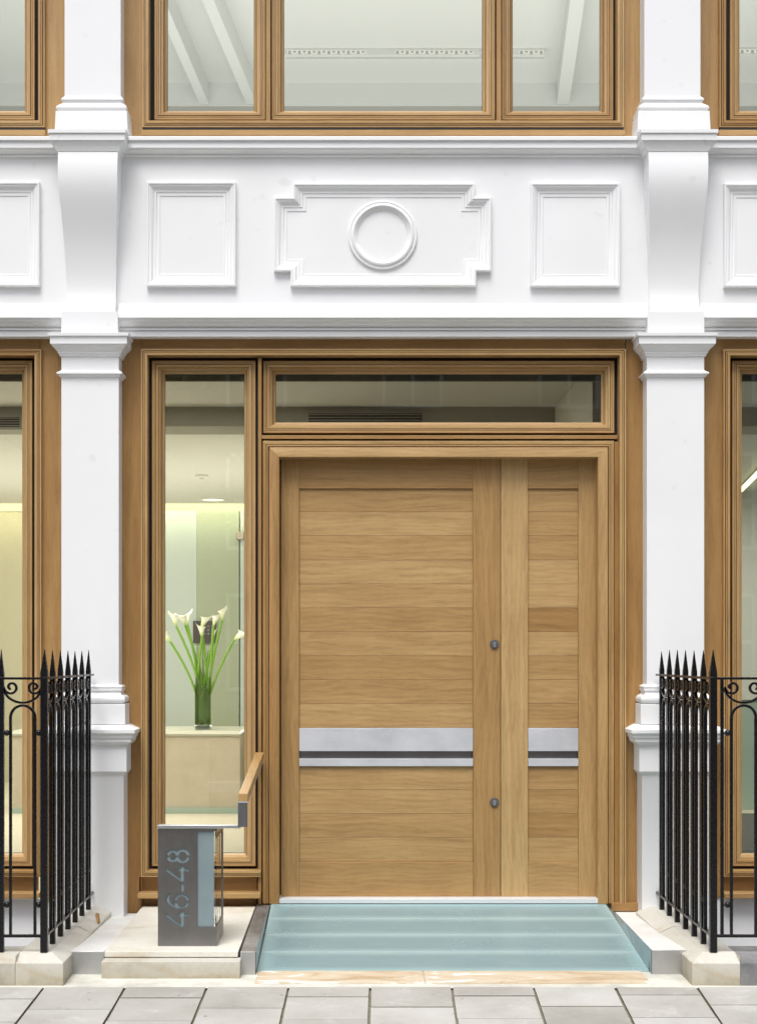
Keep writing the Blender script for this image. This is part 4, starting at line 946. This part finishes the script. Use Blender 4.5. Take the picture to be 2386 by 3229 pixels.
plinth(1, XPR, XPR+.22, 'limestone plinth with dark stone end under the railing right of the entrance', [(XPR+.2205, px(2331,Yi(7.17)), 'limestone', .62), (px(2331,Yi(7.17))+.002, 4.9, 'slate_stone', .5)])
def railing(xc, sgn, label, extra=0):
    """xc: corner post x; sgn=-1 front run goes left, +1 right"""
    yc = Yi(7.27); g = empty('railing', (xc, yc, PT)); tag(g, label, 'railing', 'black iron railings beside the entrance')
    SP = .2015; zt1, zt0 = 1.495-PT, 1.4835-PT; zb1, zb0 = .2905-PT, .277-PT; ztip = 1.622-PT
    def post(p, w_, dirn, spike=True):
        mb = MB(); h = w_/2; x, y = p; mb.box(x-h, x+h, y-h, y+h, 0, zt1+.001, 'iron'); mb.build('post', g, bevel=.0015)
        s_ = MB(); tj = random.uniform(-.004,.004); s_.tube([(x,y,zt1+.0012),(x,y,zt1+.02),(x+tj*.4,y,ztip+tj)], h, 'iron', square=True, radii=[h*1.0,h*.98,.0012]); s_.build('spike', g)
    def panel(p, ax, skip_first=0):
        """panel starting at p going along unit vector ax by SP"""
        T = lambda u_, z_: (p[0]+ax[0]*u_, p[1]+ax[1]*u_, z_)
        c0 = SP/2; NR = (-ax[1], ax[0], 0)
        # hoop
        r_ = .057; ztop = 1.600-(2225-2065)/674-PT; pts = [T(c0-r_, zb1), T(c0-r_, ztop-r_)] + [T(c0-r_*math.cos(a_), ztop-r_+r_*math.sin(a_)) for a_ in [math.pi*i/14 for i in range(1, 14)]] + [T(c0+r_, ztop-r_), T(c0+r_, zb1)]
        mb = MB(); mb.ribbon(pts, NR, .0060, .0085, 'iron'); mb.build('hoop', g, bevel=.0012)
        # c scroll with curled ends
        mb = MB(); W = SP/2-.013; zc_ = zt0-.001; H = .107
        half = []
        # from curl centre outwards then down to the bottom middle
        cu = (c0-W+.0345, zc_-.0345)
        for i in range(26):
            a_ = R(250)-i/25*R(430); rr = .009+.0255*(i/25)
            half.append((cu[0]+rr*math.cos(a_)*1.0, cu[1]+rr*math.sin(a_)))
        # outer sweep: ellipse quarter from left side to the bottom
        for i in range(1, 14):
            a_ = math.pi+math.pi/2*i/13; half.append((c0+W*math.cos(a_), zc_-.0345+(H-.0345)*math.sin(a_)))
        full = half+[(2*c0-u_, z_) for u_, z_ in half[-2::-1]]
        mb.ribbon([T(u_, z_) for u_, z_ in full], NR, .0052, .0085, 'iron'); mb.build('scroll', g)
        for zz_ in (1.6-(2311.7-2065)/674-PT, 1.6-(2854-2065)/674-PT):
            for uu in ((.0+c0-r_)/2+.004, SP-((c0-r_)/2+.004)):
                mb = MB(); mb.ball(T(uu, zz_), .0135, 'iron', 10, 7, 1.1); a0 = T(uu-.02 if uu < c0 else uu-.02, zz_); a1 = T(uu+.02, zz_); mb.tube([a0, a1], .0055, 'iron', 6); mb.build('knuckle', g)
    xs0 = extra
    for k in range(0, 7): post((0, k*SP), .033 if k == 0 else .0255, 0)
    for k in range(6): panel((0, k*SP), (0, 1))
    for k in range(1, 7): post((sgn*(k*SP+extra), 0), .0255, 0)
    for k in range(6): panel((sgn*(k*SP+extra), 0), (sgn, 0))
    if extra:
        mb = MB(); mb.box(sgn*extra-.007, sgn*extra+.007, -.006, .006, zb0, zt0, 'iron'); mb.build('bar', g)
    e = 8.60-7.27
    mb = MB(); mb.box(-.011, .011, .0148, e, zt0, zt1, 'iron'); mb.build('top_rail', g, bevel=.001); mb = MB(); mb.box(-.011, .011, .0148, e, zb0, zb1, 'iron'); mb.build('bottom_rail', g, bevel=.001)
    xe = sgn*(6.5*SP+extra)
    mb = MB(); mb.box(sgn*.0148, xe, -.008, .008, zt0, zt1, 'iron'); mb.build('top_rail', g, bevel=.001); mb = MB(); mb.box(sgn*.0148, xe, -.008, .008, zb0, zb1, 'iron'); mb.build('bottom_rail', g, bevel=.001)
railing(-1.447, -1, 'black iron railing with spikes and scrolls left of the entrance'); railing(1.680, 1, 'black iron railing with spikes and scrolls right of the entrance', .042)
# light wells behind the railings
for a_, b_ in ((-4.9, XPL-.22), (XPR+.22, 5.3)):
    mb = MB(); mb.face([(a_,Yi(7.42),-1.6),(b_,Yi(7.42),-1.6),(b_,.02,-1.6),(a_,.02,-1.6)], 'slate_stone')
    mb.face([(a_,Yi(7.421),-1.6),(b_,Yi(7.421),-1.6),(b_,Yi(7.421),-.05),(a_,Yi(7.421),-.05)], 'white_paint')
    xw = b_ if a_ < 0 else a_
    mb.face([(xw,Yi(7.42),-1.6),(xw,.02,-1.6),(xw,.02,-.05),(xw,Yi(7.42),-.05)], 'white_paint'); struct(mb, 'basement_area')
# dried leaf
lf_ = MB(); p = [(294,2884),(303,2883),(312,2897),(322,2911),(323,2919),(315,2917),(307,2904),(297,2894)]
Ylf = Yi(8.30); pts = [((x-VX)/F*8.30, Ylf-(y-2900)*.006, 0) for x, y in p]
pts = [(x, y, .181+.0015*(i%3)+(abs(x-XPL))*.46) for i, (x, y, z) in enumerate(pts)]
cx_ = sum(q[0] for q in pts)/8; cy_ = sum(q[1] for q in pts)/8; cz_ = sum(q[2] for q in pts)/8+.006
for i in range(8): lf_.face([pts[i], pts[(i+1)%8], (cx_,cy_,cz_)], 'dry_leaf')
o = tag(lf_.build('dry_leaf'), 'curled orange brown dry leaf on the left stone plinth', 'leaf'); sm = o.modifiers.new('s', 'SOLIDIFY'); sm.thickness = .0012

# ================================================================== STREET OPPOSITE (seen in the panes)
ob = empty('terrace_house', (1, -23, -.3)); tag(ob, 'brown brick terrace with white sash windows across the street', 'building')
mb = MB(); mb.box(-14, 15, -4, 0, 0, 12.6, 'brick'); mb.build('wall', ob)
mb = MB(); mb.box(-14.2, 15.2, 0, .3, 12.3, 12.75, 'white_paint'); mb.build('parapet', ob)
for i in range(9):
    for j in range(4):
        x = -12.6+i*3.2; z = 1.2+j*2.9; g = MB()
        g.box(x-.6, x+.6, .005, .04, z, z+1.9, 'far_window'); w1 = g.build('window', ob)
        g = MB()
        for a in (-.62, -.02, .56): g.box(x+a, x+a+.07, .042, .10, z-.05, z+1.95, 'white_paint')
        for a in (-.05, .92, 1.88): g.box(x-.62, x+.63, .043, .12, z+a, z+a+.08, 'white_paint')
        g.build('frame', w1)
tr = empty('street_tree', (-3.6, -15.2, -.35)); tag(tr, 'leafy street tree across the road reflected in the panes', 'tree')
mb = MB(); mb.tube([(0,0,0),(.05,.02,2),(-.05,0,4),(.1,.1,6),(.1,0,8)], .18, 'bark', 10, radii=[.2,.16,.13,.09,.04])
for k in range(9):
    a_ = k*2.4; z0_ = 3.5+k*.45; l = 2.2-k*.12; mb.tube([(0,0,z0_),(l*.5*math.cos(a_),l*.5*math.sin(a_),z0_+.7),(l*math.cos(a_),l*math.sin(a_),z0_+1.2)], .05, 'bark', 6, radii=[.06,.04,.015])
mb.build('trunk', tr)
mb = MB(); rnd = random.Random(3)
cl = [(rnd.gauss(0,1.1), rnd.gauss(0,1.0), rnd.uniform(4,9)) for _ in range(38)]
for c0 in cl:
    for _ in range(95):
        p = Vector(c0)+Vector((rnd.gauss(0,.38), rnd.gauss(0,.38), rnd.gauss(0,.32))); a = Vector((rnd.gauss(0,1), rnd.gauss(0,1), rnd.gauss(0,1))).normalized(); b_ = a.orthogonal().normalized(); c2 = a.cross(b_); s_ = rnd.uniform(.06,.11)
        mb.face([tuple(p+b_*s_), tuple(p+c2*s_*.6), tuple(p-b_*s_), tuple(p-c2*s_*.6)], 'foliage')
mb.build('crown', tr, smooth=False)
